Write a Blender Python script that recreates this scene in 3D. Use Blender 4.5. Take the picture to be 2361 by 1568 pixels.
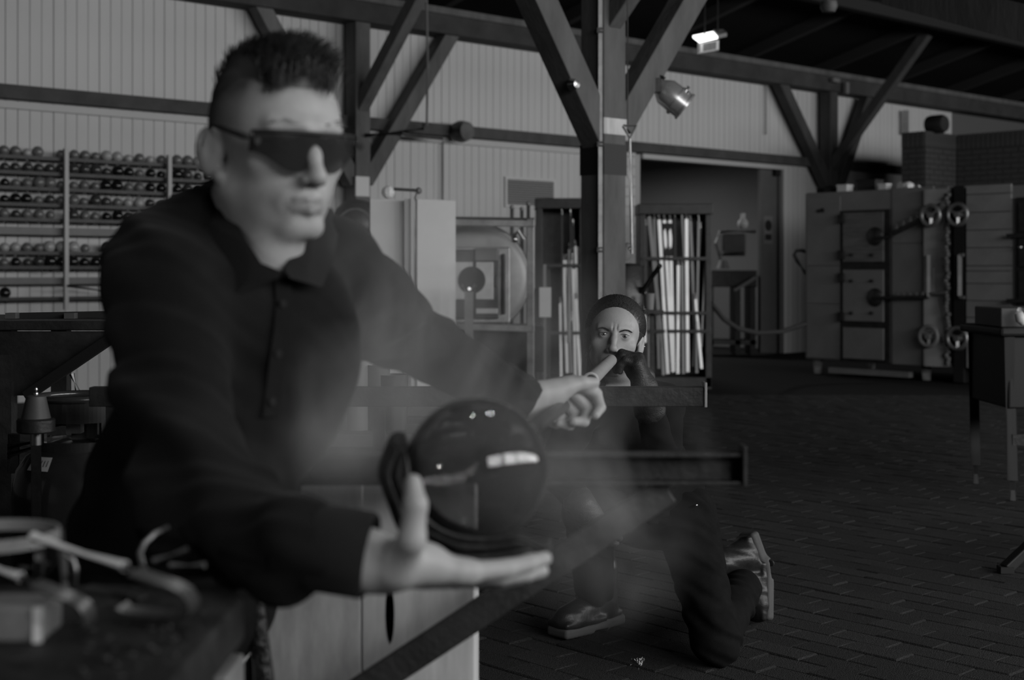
import bpy, math, random
import numpy as np
from mathutils import Vector, Matrix, Euler
for o in list(bpy.data.objects): bpy.data.objects.remove(o, do_unlink=True)
SC = bpy.context.scene
COL = SC.collection
V = Vector
F, CXP, HOR, CAMZ = 3279.0, 1180.5, 626.0, 1.13   # focal length in pixels of the 2361x1568 frame, principal column, horizon row, eye height
# ---------------------------------------------------------------- camera
cam = bpy.data.cameras.new('camera'); cam_o = bpy.data.objects.new('camera', cam); COL.objects.link(cam_o)
cam_o.location = (0, 0, CAMZ); cam_o.rotation_euler = (math.pi/2, 0, 0)
cam.sensor_width = 36.0; cam.lens = F/2361*36.0; cam.shift_y = (HOR-784)/2361
cam.clip_start = .05; cam.clip_end = 100
cam.dof.use_dof = True; cam.dof.focus_distance = 3.98; cam.dof.aperture_fstop = 4.0
SC.camera = cam_o
# ---------------------------------------------------------------- world, exposure
w = bpy.data.worlds.new('world'); SC.world = w; w.use_nodes = True
w.node_tree.nodes['Background'].inputs[0].default_value = (.5, .5, .5, 1)
w.node_tree.nodes['Background'].inputs[1].default_value = 0.02
SC.view_settings.view_transform = 'Standard'; SC.view_settings.look = 'None'
SC.view_settings.exposure = 0.0; SC.view_settings.gamma = 1.0; SC.view_settings.use_curve_mapping = False
SC.cycles.max_bounces = 8; SC.cycles.volume_bounces = 0; SC.cycles.sample_clamp_indirect = 20.0
SC.cycles.caustics_reflective = False; SC.cycles.caustics_refractive = False
SC.cycles.volume_step_rate = 2.0
# ---------------------------------------------------------------- building axes: U along the plank wall, N out of it towards the windows opposite
U = V((.734, .679, 0)).normalized(); N = V((.679, -.734, 0)).normalized(); Z = V((0, 0, 1))
W0 = V((3.70, 19.6, 0))
def W(s, off, z): return W0 + U*s + N*off + Z*z
# daylight: the window bank in the long wall opposite the plank wall, and a few roof spots behind the photographer
def area(name, loc, to, sx, sy, power):
    l = bpy.data.lights.new(name, 'AREA'); l.shape = 'RECTANGLE'; l.size = sx; l.size_y = sy; l.energy = power
    o = bpy.data.objects.new(name, l); COL.objects.link(o); o.location = loc
    o.rotation_euler = (V(to)-V(loc)).to_track_quat('-Z', 'Y').to_euler(); return o
WIN_OFF, WIN_Z = 16.6, 3.2
WIN_S = [-16.0+3.0*i for i in range(9)]
for i, s in enumerate(WIN_S):
    p = W(s, WIN_OFF-.06, WIN_Z)
    area('window_daylight', p, p - N, 2.5, 1.9, 150 if i == 0 else 188)
area('back_room_lamp', W(-1.6, -2.0, 2.75), W(-1.6, -2.0, 0), .3, .3, 45)
def spot(name, loc, to, power, r=.05, ang=75):
    l = bpy.data.lights.new(name, 'SPOT'); l.energy = power; l.shadow_soft_size = r; l.spot_size = math.radians(ang); l.spot_blend = .5
    o = bpy.data.objects.new(name, l); COL.objects.link(o); o.location = loc
    o.rotation_euler = (V(to)-V(loc)).to_track_quat('-Z', 'Y').to_euler(); return o
SPOTS = [((.70, 3.05, 4.45), 42), ((.95, 3.15, 4.40), 26), ((-.33, 2.40, 4.40), 24), ((-3.4, -.30, 1.50), 44)]
for a, e_ in SPOTS: spot('spotlight', a, (-.04, 1.62, .92), e_, .05, 17)

# ---------------------------------------------------------------- materials (black-and-white picture: neutral greys)
def mat(name, g, rough=.6, metal=0, spec=.4, var=0, vscale=6, bump=0, bscale=40, stretch=None, sheen=0, coat=0):
    m = bpy.data.materials.new(name); m.use_nodes = True; nt = m.node_tree; b = nt.nodes['Principled BSDF']
    b.inputs['Base Color'].default_value = (g, g, g, 1); b.inputs['Roughness'].default_value = rough
    b.inputs['Metallic'].default_value = metal; b.inputs['Specular IOR Level'].default_value = spec
    if sheen: b.inputs['Sheen Weight'].default_value = sheen
    if coat: b.inputs['Coat Weight'].default_value = coat
    if var or bump:
        tc = nt.nodes.new('ShaderNodeTexCoord'); mp = nt.nodes.new('ShaderNodeMapping'); nt.links.new(tc.outputs['Object'], mp.inputs[0])
        if stretch: mp.inputs['Scale'].default_value = stretch
    if var:
        n = nt.nodes.new('ShaderNodeTexNoise'); n.inputs['Scale'].default_value = vscale; n.inputs['Detail'].default_value = 6; n.inputs['Roughness'].default_value = .65
        nt.links.new(mp.outputs[0], n.inputs['Vector'])
        r = nt.nodes.new('ShaderNodeMapRange'); r.inputs[1].default_value = .3; r.inputs[2].default_value = .7
        r.inputs[3].default_value = max(0, g*(1-var)); r.inputs[4].default_value = g*(1+var)
        nt.links.new(n.outputs[0], r.inputs[0]); nt.links.new(r.outputs[0], b.inputs['Base Color'])
    if bump:
        n2 = nt.nodes.new('ShaderNodeTexNoise'); n2.inputs['Scale'].default_value = bscale; n2.inputs['Detail'].default_value = 4
        nt.links.new(mp.outputs[0], n2.inputs['Vector'])
        bp = nt.nodes.new('ShaderNodeBump'); bp.inputs['Strength'].default_value = bump; bp.inputs['Distance'].default_value = .01
        nt.links.new(n2.outputs[0], bp.inputs['Height']); nt.links.new(bp.outputs[0], b.inputs['Normal'])
    return m
def emat(name, g, s):
    m = bpy.data.materials.new(name); m.use_nodes = True; b = m.node_tree.nodes['Principled BSDF']
    b.inputs['Base Color'].default_value = (.8, .8, .8, 1); b.inputs['Emission Color'].default_value = (g, g, g, 1); b.inputs['Emission Strength'].default_value = s; return m
M = {}
M['plank'] = mat('white painted boards', .51, .55, var=.10, vscale=1.2, stretch=(1, 1, .25))
M['wallgap'] = mat('wall behind the boards', .10, .9)
M['pale_trim'] = mat('pale painted trim', .45, .5)
M['timber'] = mat('aged brown timber', .095, .75, var=.35, vscale=5, stretch=(1, 1, .3), bump=.3)
M['timber_dark'] = mat('dark stained beam', .06, .8, var=.3, vscale=4)
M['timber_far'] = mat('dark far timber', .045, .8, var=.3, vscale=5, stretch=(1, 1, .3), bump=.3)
M['beam'] = mat('tarred wall plate', .04, .85, var=.3, vscale=4, bump=.2)
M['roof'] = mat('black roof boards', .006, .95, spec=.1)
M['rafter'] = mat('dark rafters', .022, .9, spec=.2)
M['paver'] = [mat('clinker paver %d' % i, g, .78, spec=.28, var=.6, vscale=110, bump=1.0, bscale=240) for i, g in enumerate((.023, .028, .033))]
M['grout'] = mat('dirt joints', .02, .95, spec=.1)
M['black_metal'] = mat('blackened steel', .022, .45, metal=.3, spec=.5, var=.5, vscale=14, bump=.15, bscale=60)
M['dark_metal'] = mat('dark worn steel', .05, .42, metal=.6, var=.45, vscale=9, bump=.1)
M['steel'] = mat('bright steel', .5, .28, metal=1, var=.2, vscale=20)
M['steel_dull'] = mat('dull grey steel', .30, .42, metal=.8, var=.3, vscale=8)
M['alu'] = mat('brushed aluminium cladding', .21, .5, metal=.35, var=.12, vscale=2.5)
M['alu_light'] = mat('lighter aluminium cladding', .32, .42, metal=.45, var=.15, vscale=2.5)
M['brick'] = mat('dark red brick', .055, .85, var=.3, vscale=30)
M['mortar'] = mat('brick mortar', .03, .95)
M['ply'] = mat('light plywood', .48, .6, var=.4, vscale=9, stretch=(1, 1, .18), bump=.1)
M['ply_dark'] = mat('soiled plywood', .36, .65, var=.5, vscale=11, stretch=(1, 1, .22), bump=.1)
M['pale_panel'] = mat('pale sheet metal', .52, .5, var=.08, vscale=2)
M['fibre'] = mat('ceramic fibre board', .55, .9, var=.15, vscale=12)
M['hole'] = mat('dark opening fill', .02, .9)  # flat dark fill standing in for the shade inside openings
M['rubber'] = mat('black rubber', .012, .6, spec=.4)
M['white'] = mat('white plastic', .6, .5)
M['door_grey'] = mat('grey door paint', .10, .6, var=.1)
M['grey'] = mat('mid grey paint', .16, .55, var=.15)
M['dgrey'] = mat('dark grey paint', .06, .55, var=.2)
M['paper'] = mat('wet charred paper', .05, .5, spec=.4, var=.4, vscale=18, bump=.4, bscale=50)
M['cork'] = mat('cardboard sleeve', .27, .6, var=.12, vscale=30, bump=.1)
M['cork_rim'] = mat('cut cardboard edge', .42, .7)
M['hose'] = mat('ribbed rubber hose', .06, .5)
M['gas_bottle'] = mat('painted gas bottle', .03, .22, spec=.6, var=.3, vscale=5, coat=.4)
M['pipe_bright'] = mat('polished blowpipe steel', .50, .38, metal=.9)
M['pipe_mid'] = mat('worn blowpipe steel', .17, .45, metal=.8)
M['pipe_dark'] = mat('sooty blowpipe steel', .04, .5, metal=.5)
M['lamp_glow'] = emat('lit tube of the sign', 1, 2.2)
M['sign_panel'] = mat('sign panel', .14, .4)
for k, g in (('l', .36), ('m', .15), ('d', .05), ('k', .012)): M['ball_'+k] = mat('glass ball '+k, g, .12, spec=.6)
m = bpy.data.materials.new('smoky glass'); m.use_nodes = True; nt = m.node_tree; nt.nodes.remove(nt.nodes['Principled BSDF'])
g = nt.nodes.new('ShaderNodeBsdfGlass'); g.inputs['Color'].default_value = (.75, .75, .75, 1); g.inputs['Roughness'].default_value = .01; g.inputs['IOR'].default_value = 1.5
dfn = nt.nodes.new('ShaderNodeBsdfDiffuse'); dfn.inputs[0].default_value = (.30, .30, .30, 1); mxn = nt.nodes.new('ShaderNodeMixShader'); mxn.inputs[0].default_value = .13  # diffuse share puts a grey haze into the glass itself
nt.links.new(g.outputs[0], mxn.inputs[1]); nt.links.new(dfn.outputs[0], mxn.inputs[2]); nt.links.new(mxn.outputs[0], nt.nodes['Material Output'].inputs[0]); M['glass'] = m

# ---------------------------------------------------------------- mesh builder
def wl(o):
    p = V((0, 0, 0))
    while o is not None: p = p + o.location; o = o.parent
    return p
def frame(d, up=Z):
    d = V(d).normalized()
    if abs(d.dot(up)) > .98: up = V((0, 1, 0))
    x = d.cross(up).normalized(); y = x.cross(d).normalized(); return x, y, d
class MB:
    def __init__(s): s.v = []; s.f = []; s.mi = []; s.cm = 0
    def add(s, vs, fs):
        b = len(s.v); s.v += [tuple(p) for p in vs]; s.f += [tuple(i+b for i in f) for f in fs]; s.mi += [s.cm]*len(fs); return s
    def box8(s, c): return s.add(c, [(0, 3, 2, 1), (4, 5, 6, 7), (0, 1, 5, 4), (1, 2, 6, 5), (2, 3, 7, 6), (3, 0, 4, 7)])
    def box(s, c, sx, sy, sz, ax=None):
        x, y, z = ax or (V((1, 0, 0)), V((0, 1, 0)), Z); c = V(c); x, y, z = x*sx/2, y*sy/2, z*sz/2
        return s.box8([c-x-y-z, c+x-y-z, c+x+y-z, c-x+y-z, c-x-y+z, c+x-y+z, c+x+y+z, c-x+y+z])
    def ubox(s, s0, s1, o0, o1, z0, z1):     # box in building axes
        return s.box8([W(s0, o1, z0), W(s1, o1, z0), W(s1, o0, z0), W(s0, o0, z0), W(s0, o1, z1), W(s1, o1, z1), W(s1, o0, z1), W(s0, o0, z1)])
    def bar(s, p, q, w_, h, up=Z):
        p, q = V(p), V(q); x, y, d = frame(q-p, up); x, y = x*w_/2, y*h/2
        return s.box8([p-x-y, p+x-y, p+x+y, p-x+y, q-x-y, q+x-y, q+x+y, q-x+y])
    def tube(s, pts, r, seg=10, cap=True):
        pts = [V(p) for p in pts]; n = len(pts); rs = r if isinstance(r, (list, tuple)) else [r]*n; vs = []; up = None
        for i, p in enumerate(pts):
            d = (pts[min(i+1, n-1)]-pts[max(i-1, 0)])
            if d.length < 1e-9: d = Z.copy()
            d.normalize()
            if up is None: x, y, d = frame(d)
            else:
                x = (up - d*up.dot(d)); x = x.normalized() if x.length > 1e-6 else frame(d)[0]; y = d.cross(x)
            up = x
            vs += [p + x*math.cos(2*math.pi*k/seg)*rs[i] + y*math.sin(2*math.pi*k/seg)*rs[i] for k in range(seg)]
        fs = [(i*seg+k, i*seg+(k+1) % seg, (i+1)*seg+(k+1) % seg, (i+1)*seg+k) for i in range(n-1) for k in range(seg)]
        if cap: fs += [tuple(range(seg-1, -1, -1)), tuple((n-1)*seg+k for k in range(seg))]
        return s.add(vs, fs)
    def lathe(s, c, axis, prof, seg=32, closed=False):   # prof: (radius, height along axis)
        x, y, d = frame(axis); c = V(c); n = len(prof); vs = []
        for r, h in prof: vs += [c + d*h + (x*math.cos(2*math.pi*k/seg) + y*math.sin(2*math.pi*k/seg))*max(r, 1e-5) for k in range(seg)]
        fs = [(i*seg+k, i*seg+(k+1) % seg, (i+1)*seg+(k+1) % seg, (i+1)*seg+k) for i in range(n-1) for k in range(seg)]
        if closed: fs += [((n-1)*seg+k, (n-1)*seg+(k+1) % seg, (k+1) % seg, k) for k in range(seg)]
        return s.add(vs, fs)
    def ball(s, c, r, seg=16, rings=10, sc=(1, 1, 1)):
        vs = []; c = V(c)
        for i in range(rings+1):
            t = math.pi*i/rings
            vs += [c + V((r*math.sin(t)*math.cos(2*math.pi*k/seg)*sc[0], r*math.sin(t)*math.sin(2*math.pi*k/seg)*sc[1], r*math.cos(t)*sc[2])) for k in range(seg)]
        return s.add(vs, [(i*seg+k, (i+1)*seg+k, (i+1)*seg+(k+1) % seg, i*seg+(k+1) % seg) for i in range(rings) for k in range(seg)])
    def torus(s, c, axis, R, r, seg=28, rs=8, a0=0, a1=2*math.pi):
        x, y, d = frame(axis); c = V(c); full = abs(a1-a0) > 6.28; n = seg if full else seg+1
        pts = [c + (x*math.cos(a0+(a1-a0)*k/seg) + y*math.sin(a0+(a1-a0)*k/seg))*R for k in range(n)]
        if not full: return s.tube(pts, r, rs)
        vs = []
        for k in range(seg):
            o = (pts[k]-c).normalized(); vs += [pts[k] + (o*math.cos(2*math.pi*j/rs) + d*math.sin(2*math.pi*j/rs))*r for j in range(rs)]
        return s.add(vs, [(k*rs+j, ((k+1) % seg)*rs+j, ((k+1) % seg)*rs+(j+1) % rs, k*rs+(j+1) % rs) for k in range(seg) for j in range(rs)])
    def prism(s, poly, ext):     # poly: 3-D outline, ext: extrusion vector
        n = len(poly); ext = V(ext); vs = [V(p) for p in poly] + [V(p)+ext for p in poly]
        return s.add(vs, [tuple(range(n-1, -1, -1)), tuple(range(n, 2*n))] + [(k, (k+1) % n, n+(k+1) % n, n+k) for k in range(n)])
    def mesh(s, name, mats, origin, smooth=None):
        me = bpy.data.meshes.new(name); me.from_pydata([(a-origin[0], b-origin[1], c-origin[2]) for a, b, c in s.v], [], s.f)
        for m_ in (mats if isinstance(mats, (list, tuple)) else [mats]): me.materials.append(m_)
        me.polygons.foreach_set('material_index', s.mi)
        import bmesh
        bm = bmesh.new(); bm.from_mesh(me); bmesh.ops.recalc_face_normals(bm, faces=bm.faces); bm.to_mesh(me); bm.free()
        if smooth:
            me.polygons.foreach_set('use_smooth', [True]*len(me.polygons)); me.set_sharp_from_angle(angle=math.radians(smooth))
        me.update(); return me
    def build(s, name, mats, parent=None, smooth=None, bevel=0, origin=None):
        a = np.array(s.v); c = V(((a[:, 0].min()+a[:, 0].max())/2, (a[:, 1].min()+a[:, 1].max())/2, (a[:, 2].min() if parent is None else (a[:, 2].min()+a[:, 2].max())/2)))
        if origin is not None: c = V(origin)
        me = s.mesh(name, mats, c, smooth); o = bpy.data.objects.new(name, me); COL.objects.link(o)
        if parent is not None: o.parent = parent; o.location = c - wl(parent)
        else: o.location = c
        if bevel:
            b = o.modifiers.new('bevel', 'BEVEL'); b.width = bevel; b.segments = 2; b.limit_method = 'ANGLE'; b.angle_limit = .6
        return o
def tag(o, label=None, cat=None, group=None, kind=None):
    if label: o['label'] = label
    if cat: o['category'] = cat
    if group: o['group'] = group
    if kind: o['kind'] = kind
    return o
def empty(name, loc, label=None, cat=None, group=None, kind=None):
    o = bpy.data.objects.new(name, None); COL.objects.link(o); o.location = V(loc); o.empty_display_size = .1
    return tag(o, label, cat, group, kind)
def inst(name, me, parent, mtx):      # a piece sharing mesh data, placed by a world matrix (parents carry translation only)
    o = bpy.data.objects.new(name, me); COL.objects.link(o); o.parent = parent
    mm = mtx.copy()
    if parent is not None: mm.translation = mm.translation - wl(parent)
    o.matrix_basis = mm; return o
def uframe(p):                        # matrix with local x along U, y along N, z up
    return Matrix(((U.x, N.x, 0, p.x), (U.y, N.y, 0, p.y), (0, 0, 1, p.z), (0, 0, 0, 1)))
def at(px, py, d): return V(((px-CXP)/F*d, d, CAMZ-(py-HOR)/F*d))     # the point seen at a pixel, at a distance
def onplane(px, py, p0, n):
    r = V(((px-CXP)/F, 1, -(py-HOR)/F)); o = V((0, 0, CAMZ)); return o + r*((V(p0)-o).dot(n)/r.dot(n))
def onwall(px, py, off): return onplane(px, py, W(0, off, 0), N)
def S(p): return (V(p)-W0).dot(U)
ORD = ['first', 'second', 'third', 'fourth', 'fifth', 'sixth', 'seventh', 'eighth', 'ninth', 'tenth', 'eleventh', 'twelfth', 'thirteenth', 'fourteenth', 'fifteenth', 'sixteenth', 'seventeenth', 'eighteenth', 'nineteenth', 'twentieth', 'twenty-first', 'twenty-second', 'twenty-third']
def arc(c, x, y, r, a0, a1, n): return [V(c)+V(x)*r*math.cos(a0+(a1-a0)*i/n)+V(y)*r*math.sin(a0+(a1-a0)*i/n) for i in range(n+1)]
# ================================================================ SETTING
random.seed(7)
SA, SB, OB = -27.0, 12.0, 16.6
fl = MB().ubox(SA, SB, -4.5, OB, -.25, -.012).build('floor', M['grout']); tag(fl, 'dark clinker brick paving laid in running bond', kind='structure')
# pavers .2 x .1 along N in running bond; 300 nearest in view are pieces of their own
pm = []
for i in range(3):
    b = MB(); rng = random.Random(i)
    x, y, h, c = .0485, .0985, .0125, .004
    top = [V((sx*(x-c), sy*(y-c), rng.uniform(-.0008, .0008))) for sx, sy in ((-1, -1), (1, -1), (1, 1), (-1, 1))]
    mid = [V((sx*x, sy*y, -c)) for sx, sy in ((-1, -1), (1, -1), (1, 1), (-1, 1))]
    bot = [V((sx*x, sy*y, -.03)) for sx, sy in ((-1, -1), (1, -1), (1, 1), (-1, 1))]
    b.add(bot+mid+top, [(4*k+j, 4*k+(j+1) % 4, 4*k+4+(j+1) % 4, 4*k+4+j) for k in (0, 1) for j in range(4)]+[(8, 9, 10, 11)])
    pm.append(b)
cand = []
for r in range(-300, 125):
    for q in range(-10, 75):
        s, o = r*.1+.05, q*.2+.1+(.1 if r % 2 else 0)
        p = W(s, o, 0)
        if p.y < 2.4 or p.y > 13: continue
        px, py = CXP+F*p.x/p.y, HOR+F*CAMZ/p.y
        if -150 < px < 2520 and py < 1700: cand.append((p.y if (px > 1080 and py < 1600) else p.y+100, s, o))
cand.sort(); pmesh = [b.mesh('paver', M['paver'][i], (0, 0, 0)) for i, b in enumerate(pm)]
def pav_mtx(s, o):
    p = W(s, o, random.uniform(-.003, .0015)); mt = uframe(p)
    return mt @ Euler((random.uniform(-.012, .012), random.uniform(-.014, .014), random.uniform(-.012, .012))).to_matrix().to_4x4()
for _, s, o in cand[:300]: inst('paver', pmesh[random.randrange(3)], fl, pav_mtx(s, o))
rest = MB()
for _, s, o in cand[300:]:
    k = random.randrange(3); rest.cm = k; mt = pav_mtx(s, o); rest.add([mt @ V(v) for v in pm[k].v], pm[k].f)
po = rest.build('paver_field', M['paver'], fl); tag(po, kind='stuff')

# plank wall
DS0, DS1 = S(onwall(1476, 500, 0)), S(onwall(1800, 500, 0)); RZ0, RZ1 = 2.60, 2.72; DZ = 2.56
wb = MB(); wb.ubox(SA, DS0, -.3, -.02, 0, 4.0); wb.ubox(DS1, SB, -.3, -.02, 0, 4.0); wb.ubox(DS0, DS1, -.3, -.02, DZ+.03, 4.0)
wb = wb.build('wall_back', M['wallgap']); tag(wb, 'white painted vertical board wall behind the workshop', kind='structure')
PITCH = .108
me_u = MB().box((0, 0, 0), PITCH-.006, .024, 1.2).mesh('plank', M['plank'], (0, 0, 0)); me_l = MB().box((0, 0, 0), PITCH-.006, .024, RZ0).mesh('plank', M['plank'], (0, 0, 0))
s = S(onwall(-60, 300, 0)); s_end = S(onwall(2190, 300, 0))
while s < s_end:
    j = random.uniform(-.002, .002)
    inst('plank', me_u, wb, uframe(W(s, -.008+j, RZ1+.6-.05)))
    if not (DS0-.06 < s < DS1+.06) and s < s_end-.5: inst('plank', me_l, wb, uframe(W(s, -.008+j, RZ0/2)))
    s += PITCH
for nm, b, mt_, lb in (
    ('trim_1', MB().ubox(-13, SB, 0, .13, RZ0, RZ1), 'timber_dark', 'dark stained rail running along the board wall'),
    ('trim_2', MB().ubox(-13, DS0-.5, 0, .05, RZ0-.075, RZ0-.015), 'pale_trim', 'pale batten under the dark rail'),
    ('trim_3', MB().ubox(DS0, DS1+.03, -.12, .05, DZ-.03, DZ+.03), 'pale_trim', 'pale steel track over the wide doorway'),
    ('trim_4', MB().ubox(SA, SB, .02, .30, 3.66, 3.86), 'beam', 'heavy dark wall plate beam under the roof'),
    ('trim_5', MB().ubox(SA, SB, .02, .33, 3.86, 3.93), 'timber', 'thin board on top of the wall plate')):
    tag(b.build(nm, M[mt_]), lb, kind='structure')
# the other walls, floor to roof
wf = MB(); wf.ubox(SA, SB, OB, OB+.3, 0, WIN_Z-.9); wf.ubox(SA, SB, OB, OB+.3, WIN_Z+.9, 4.2)
e = [SA]+sum([[s_-1.3, s_+1.3] for s_ in WIN_S], [])+[SB]
for a, b in zip(e[0::2], e[1::2]): wf.ubox(a, b, OB, OB+.3, WIN_Z-.9, WIN_Z+.9)
tag(wf.build('wall_front', mat('whitewashed wall', .55, .8)), 'window wall opposite the board wall', kind='structure')
for i, s_ in enumerate(WIN_S):
    b = MB()
    for x0 in (-1.3, -.03, 1.24): b.ubox(s_+x0, s_+x0+.06, OB-.0, OB+.06, WIN_Z-.9, WIN_Z+.9)
    for z0 in (-.9, .25, .84): b.ubox(s_-1.3, s_+1.3, OB-.0, OB+.06, WIN_Z+z0, WIN_Z+z0+.06)
    tag(b.build('window_%d' % (i+1), M['dgrey']), 'steel framed window in the wall opposite', kind='structure')
tag(MB().ubox(SA-.3, SA, -.3, OB+.3, 0, 6.5).build('wall_left', mat('pale end wall', .45, .8)), 'far end wall of the workshop behind the rack', kind='structure')
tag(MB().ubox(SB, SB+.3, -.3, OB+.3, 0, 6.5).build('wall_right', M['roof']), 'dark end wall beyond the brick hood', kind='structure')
# roof: two dark slopes with rafters and purlins
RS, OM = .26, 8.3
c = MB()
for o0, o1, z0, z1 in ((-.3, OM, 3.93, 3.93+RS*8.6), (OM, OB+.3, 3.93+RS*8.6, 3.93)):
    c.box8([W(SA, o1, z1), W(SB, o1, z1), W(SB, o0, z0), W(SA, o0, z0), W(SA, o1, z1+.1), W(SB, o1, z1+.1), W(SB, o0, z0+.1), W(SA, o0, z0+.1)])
ce = c.build('ceiling', M['roof']); tag(ce, 'black boarded roof underside of the workshop', kind='structure')
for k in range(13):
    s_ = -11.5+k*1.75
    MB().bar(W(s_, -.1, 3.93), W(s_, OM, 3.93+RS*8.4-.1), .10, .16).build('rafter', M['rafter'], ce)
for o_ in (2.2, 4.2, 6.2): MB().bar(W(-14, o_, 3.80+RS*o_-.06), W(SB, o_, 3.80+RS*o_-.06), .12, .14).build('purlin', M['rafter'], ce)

# timber frames: posts with raking braces
def column(name, s, off, wdt, z1, braces, label, m='timber'):
    r = empty(name, W(s, off, 0), label, kind='structure')
    h = wdt/2
    MB().ubox(s-h, s+h, off-h, off+h, 0, z1).build('post', M[m], r, bevel=.008)
    for a, b, w_, t in braces: MB().bar(a, b, w_, t, up=N if abs((V(b)-V(a)).normalized().dot(N)) < .5 else U).build('brace', M[m], r, bevel=.006)
    return r
OFP = .17
p1 = onwall(825, 500, OFP); s1 = S(p1)
column('timber_column', s1, OFP, .185, 3.66, [
    (onwall(838, 418, OFP), onwall(1046, 62, OFP), .16, .15), (onwall(812, 420, OFP), onwall(590, 0, OFP), .16, .15),
    (W(s1, OFP, 2.75), W(s1, OFP+1.42, 4.27), .13, .13)], 'timber post with raking braces standing by the pale folded screen')
p2 = onwall(1911, 500, OFP); s2 = S(p2)
column('timber_column', s2, OFP, .185, 3.66, [
    (onwall(1912, 440, OFP), onwall(1786, 168, OFP), .16, .15), (onwall(1930, 430, OFP), onwall(1998, 225, OFP), .16, .15),
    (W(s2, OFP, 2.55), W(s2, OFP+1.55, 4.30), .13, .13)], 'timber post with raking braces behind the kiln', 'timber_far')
# free standing column near the middle
pc = onplane(1391, 900, (0, 8.9, 0), V((0, 1, 0))); sc_ = S(pc); oc = (V(pc)-W0).dot(N)
cc = column('timber_column', sc_, oc, .20, 4.6, [], 'big free standing timber post behind the kneeling woman', m='timber')
PO = W(sc_, oc, 0)
def cplane(px, py, off=0): return onplane(px, py, PO+N*off, N)
MB().bar(cplane(1392, 345, .0), cplane(1210, -60, .0), .17, .17, up=N).build('brace', M['timber'], cc, bevel=.006)
MB().bar(cplane(1420, 290, -.0), cplane(1620, -60, -.0), .17, .15, up=N).build('brace', M['timber'], cc, bevel=.006)
MB().bar(PO+Z*2.62, PO+N*1.0+Z*3.6, .11, .11, up=U).build('brace', M['timber'], cc, bevel=.006)
tb = MB().ubox(sc_-.104, sc_+.104, oc-.104, oc+.104, 1.73, 1.92); tag(tb.build('wrapping', M['rubber'], cc), 'black wrapping around the post')
tb = MB().ubox(sc_-.103, sc_+.103, oc-.103, oc+.103, 1.98, 2.08); tag(tb.build('bare_patch', M['ply'], cc), 'bare pale patch on the post')
cd = MB(); q = PO-U*.115+N*.085
cd.tube([q+Z*.3, q+Z*4.5], .013, 8)
for zz in (.6, 1.25, 1.9, 2.6): cd.tube([q+Z*zz, q+Z*(zz+.03)], .022, 8)
cd.build('conduit', M['steel_dull'], cc, smooth=40)
# tie beam crossing high on the right
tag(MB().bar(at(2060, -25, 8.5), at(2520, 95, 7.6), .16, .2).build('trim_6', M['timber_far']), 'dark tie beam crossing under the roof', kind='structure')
# room behind the wide doorway
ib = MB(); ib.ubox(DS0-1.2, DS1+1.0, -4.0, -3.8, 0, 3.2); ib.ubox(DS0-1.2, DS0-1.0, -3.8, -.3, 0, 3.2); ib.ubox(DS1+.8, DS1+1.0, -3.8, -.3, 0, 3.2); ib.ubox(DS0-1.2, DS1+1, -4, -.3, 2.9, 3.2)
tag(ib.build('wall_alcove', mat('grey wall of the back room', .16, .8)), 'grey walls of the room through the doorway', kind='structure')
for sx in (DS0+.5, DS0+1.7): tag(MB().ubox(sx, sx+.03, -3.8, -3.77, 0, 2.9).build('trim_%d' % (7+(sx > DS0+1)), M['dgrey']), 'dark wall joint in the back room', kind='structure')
d1s = S(onwall(1747, 500, -.1))
dr = MB().ubox(d1s, DS1-.02, -.10, -.05, .02, DZ-.03).build('door_1', M['door_grey'], bevel=.006); tag(dr, 'grey sliding door leaf at the right of the doorway', kind='structure')
sg = MB(); pz = onwall(1772, 530, -.04); sg.ubox(S(pz)-.10, S(pz)+.10, -.05, -.044, pz.z-.19, pz.z+.19); so = sg.build('door_notice', M['pale_trim'] if 0 else M['grey'], dr)
gm = MB(); gm.lathe(W(S(pz), -.044, pz.z+.06), N, [(.0, .004), (.075, .004), (.075, 0)], 20); gm.ubox(S(pz)-.07, S(pz)+.07, -.044, -.04, pz.z-.14, pz.z-.06); tag(gm.build('pictogram', M['rubber'], so), 'dark round sign over a dark caption bar')
kb = onwall(1788, 398, -.03); MB().ubox(S(kb)-.05, S(kb)+.05, -.05, .02, kb.z-.05, kb.z+.05).build('door_stop', M['rubber'], dr)
# ================================================================ BACKGROUND THINGS
# ---- rack of glass balls on the plank wall
RO = .16
rk = empty('ball_rack', W(S(onwall(0, 500, RO)), RO, .6), 'wall rack of dark rails and white uprights filled with glass balls', 'rack')
def rz(y): return onwall(0, y, RO).z
ROWS = [(360, 'mmlm.m|mmmlllmlm|mmlm', 'top'), (396, 'dddddd|ddddkkmkk|kddd', 'second'), (432, 'kmmmmm|mmmkkmmkk|kdkm', 'third'), (470, 'kkkmdm|mmddmlldm|llm', 'fourth'), (505, 'mdmmm.|dmmkkdlll', 'fifth'),
        (583, 'llmmll|lm.dmm', 'sixth'), (617, 'mkddkk|kkkdm', 'lowest')]
sL = S(onwall(-70, 500, RO)); sR = S(onwall(700, 500, RO))
for y, _, _ in ROWS+[(690, '', '')]:
    z = rz(y); MB().bar(W(sL, RO+.035, z), W(sR, RO+.035, z), .018, .03).bar(W(sL, RO-.05, z), W(sR, RO-.05, z), .018, .03).build('rail', M['black_metal'], rk)
for y0, y1 in ((522, 540), (640, 656)): MB().ubox(sL, sR, RO-.1, RO+.03, rz(y1), rz(y0)).build('shelf_board', M['grey'], rk)
ups = [S(onwall(x, 500, RO+.08)) for x in (-95, 152, 390, 640)]
for s_ in ups: MB().ubox(s_-.018, s_+.018, RO+.06, RO+.10, rz(716), rz(335)).build('upright', M['pale_trim'], rk)
MB().tube([W(ups[1], RO+.1, rz(660)), W(ups[2], RO+.1, rz(697))], .012, 8).build('stay', M['black_metal'], rk)
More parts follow.
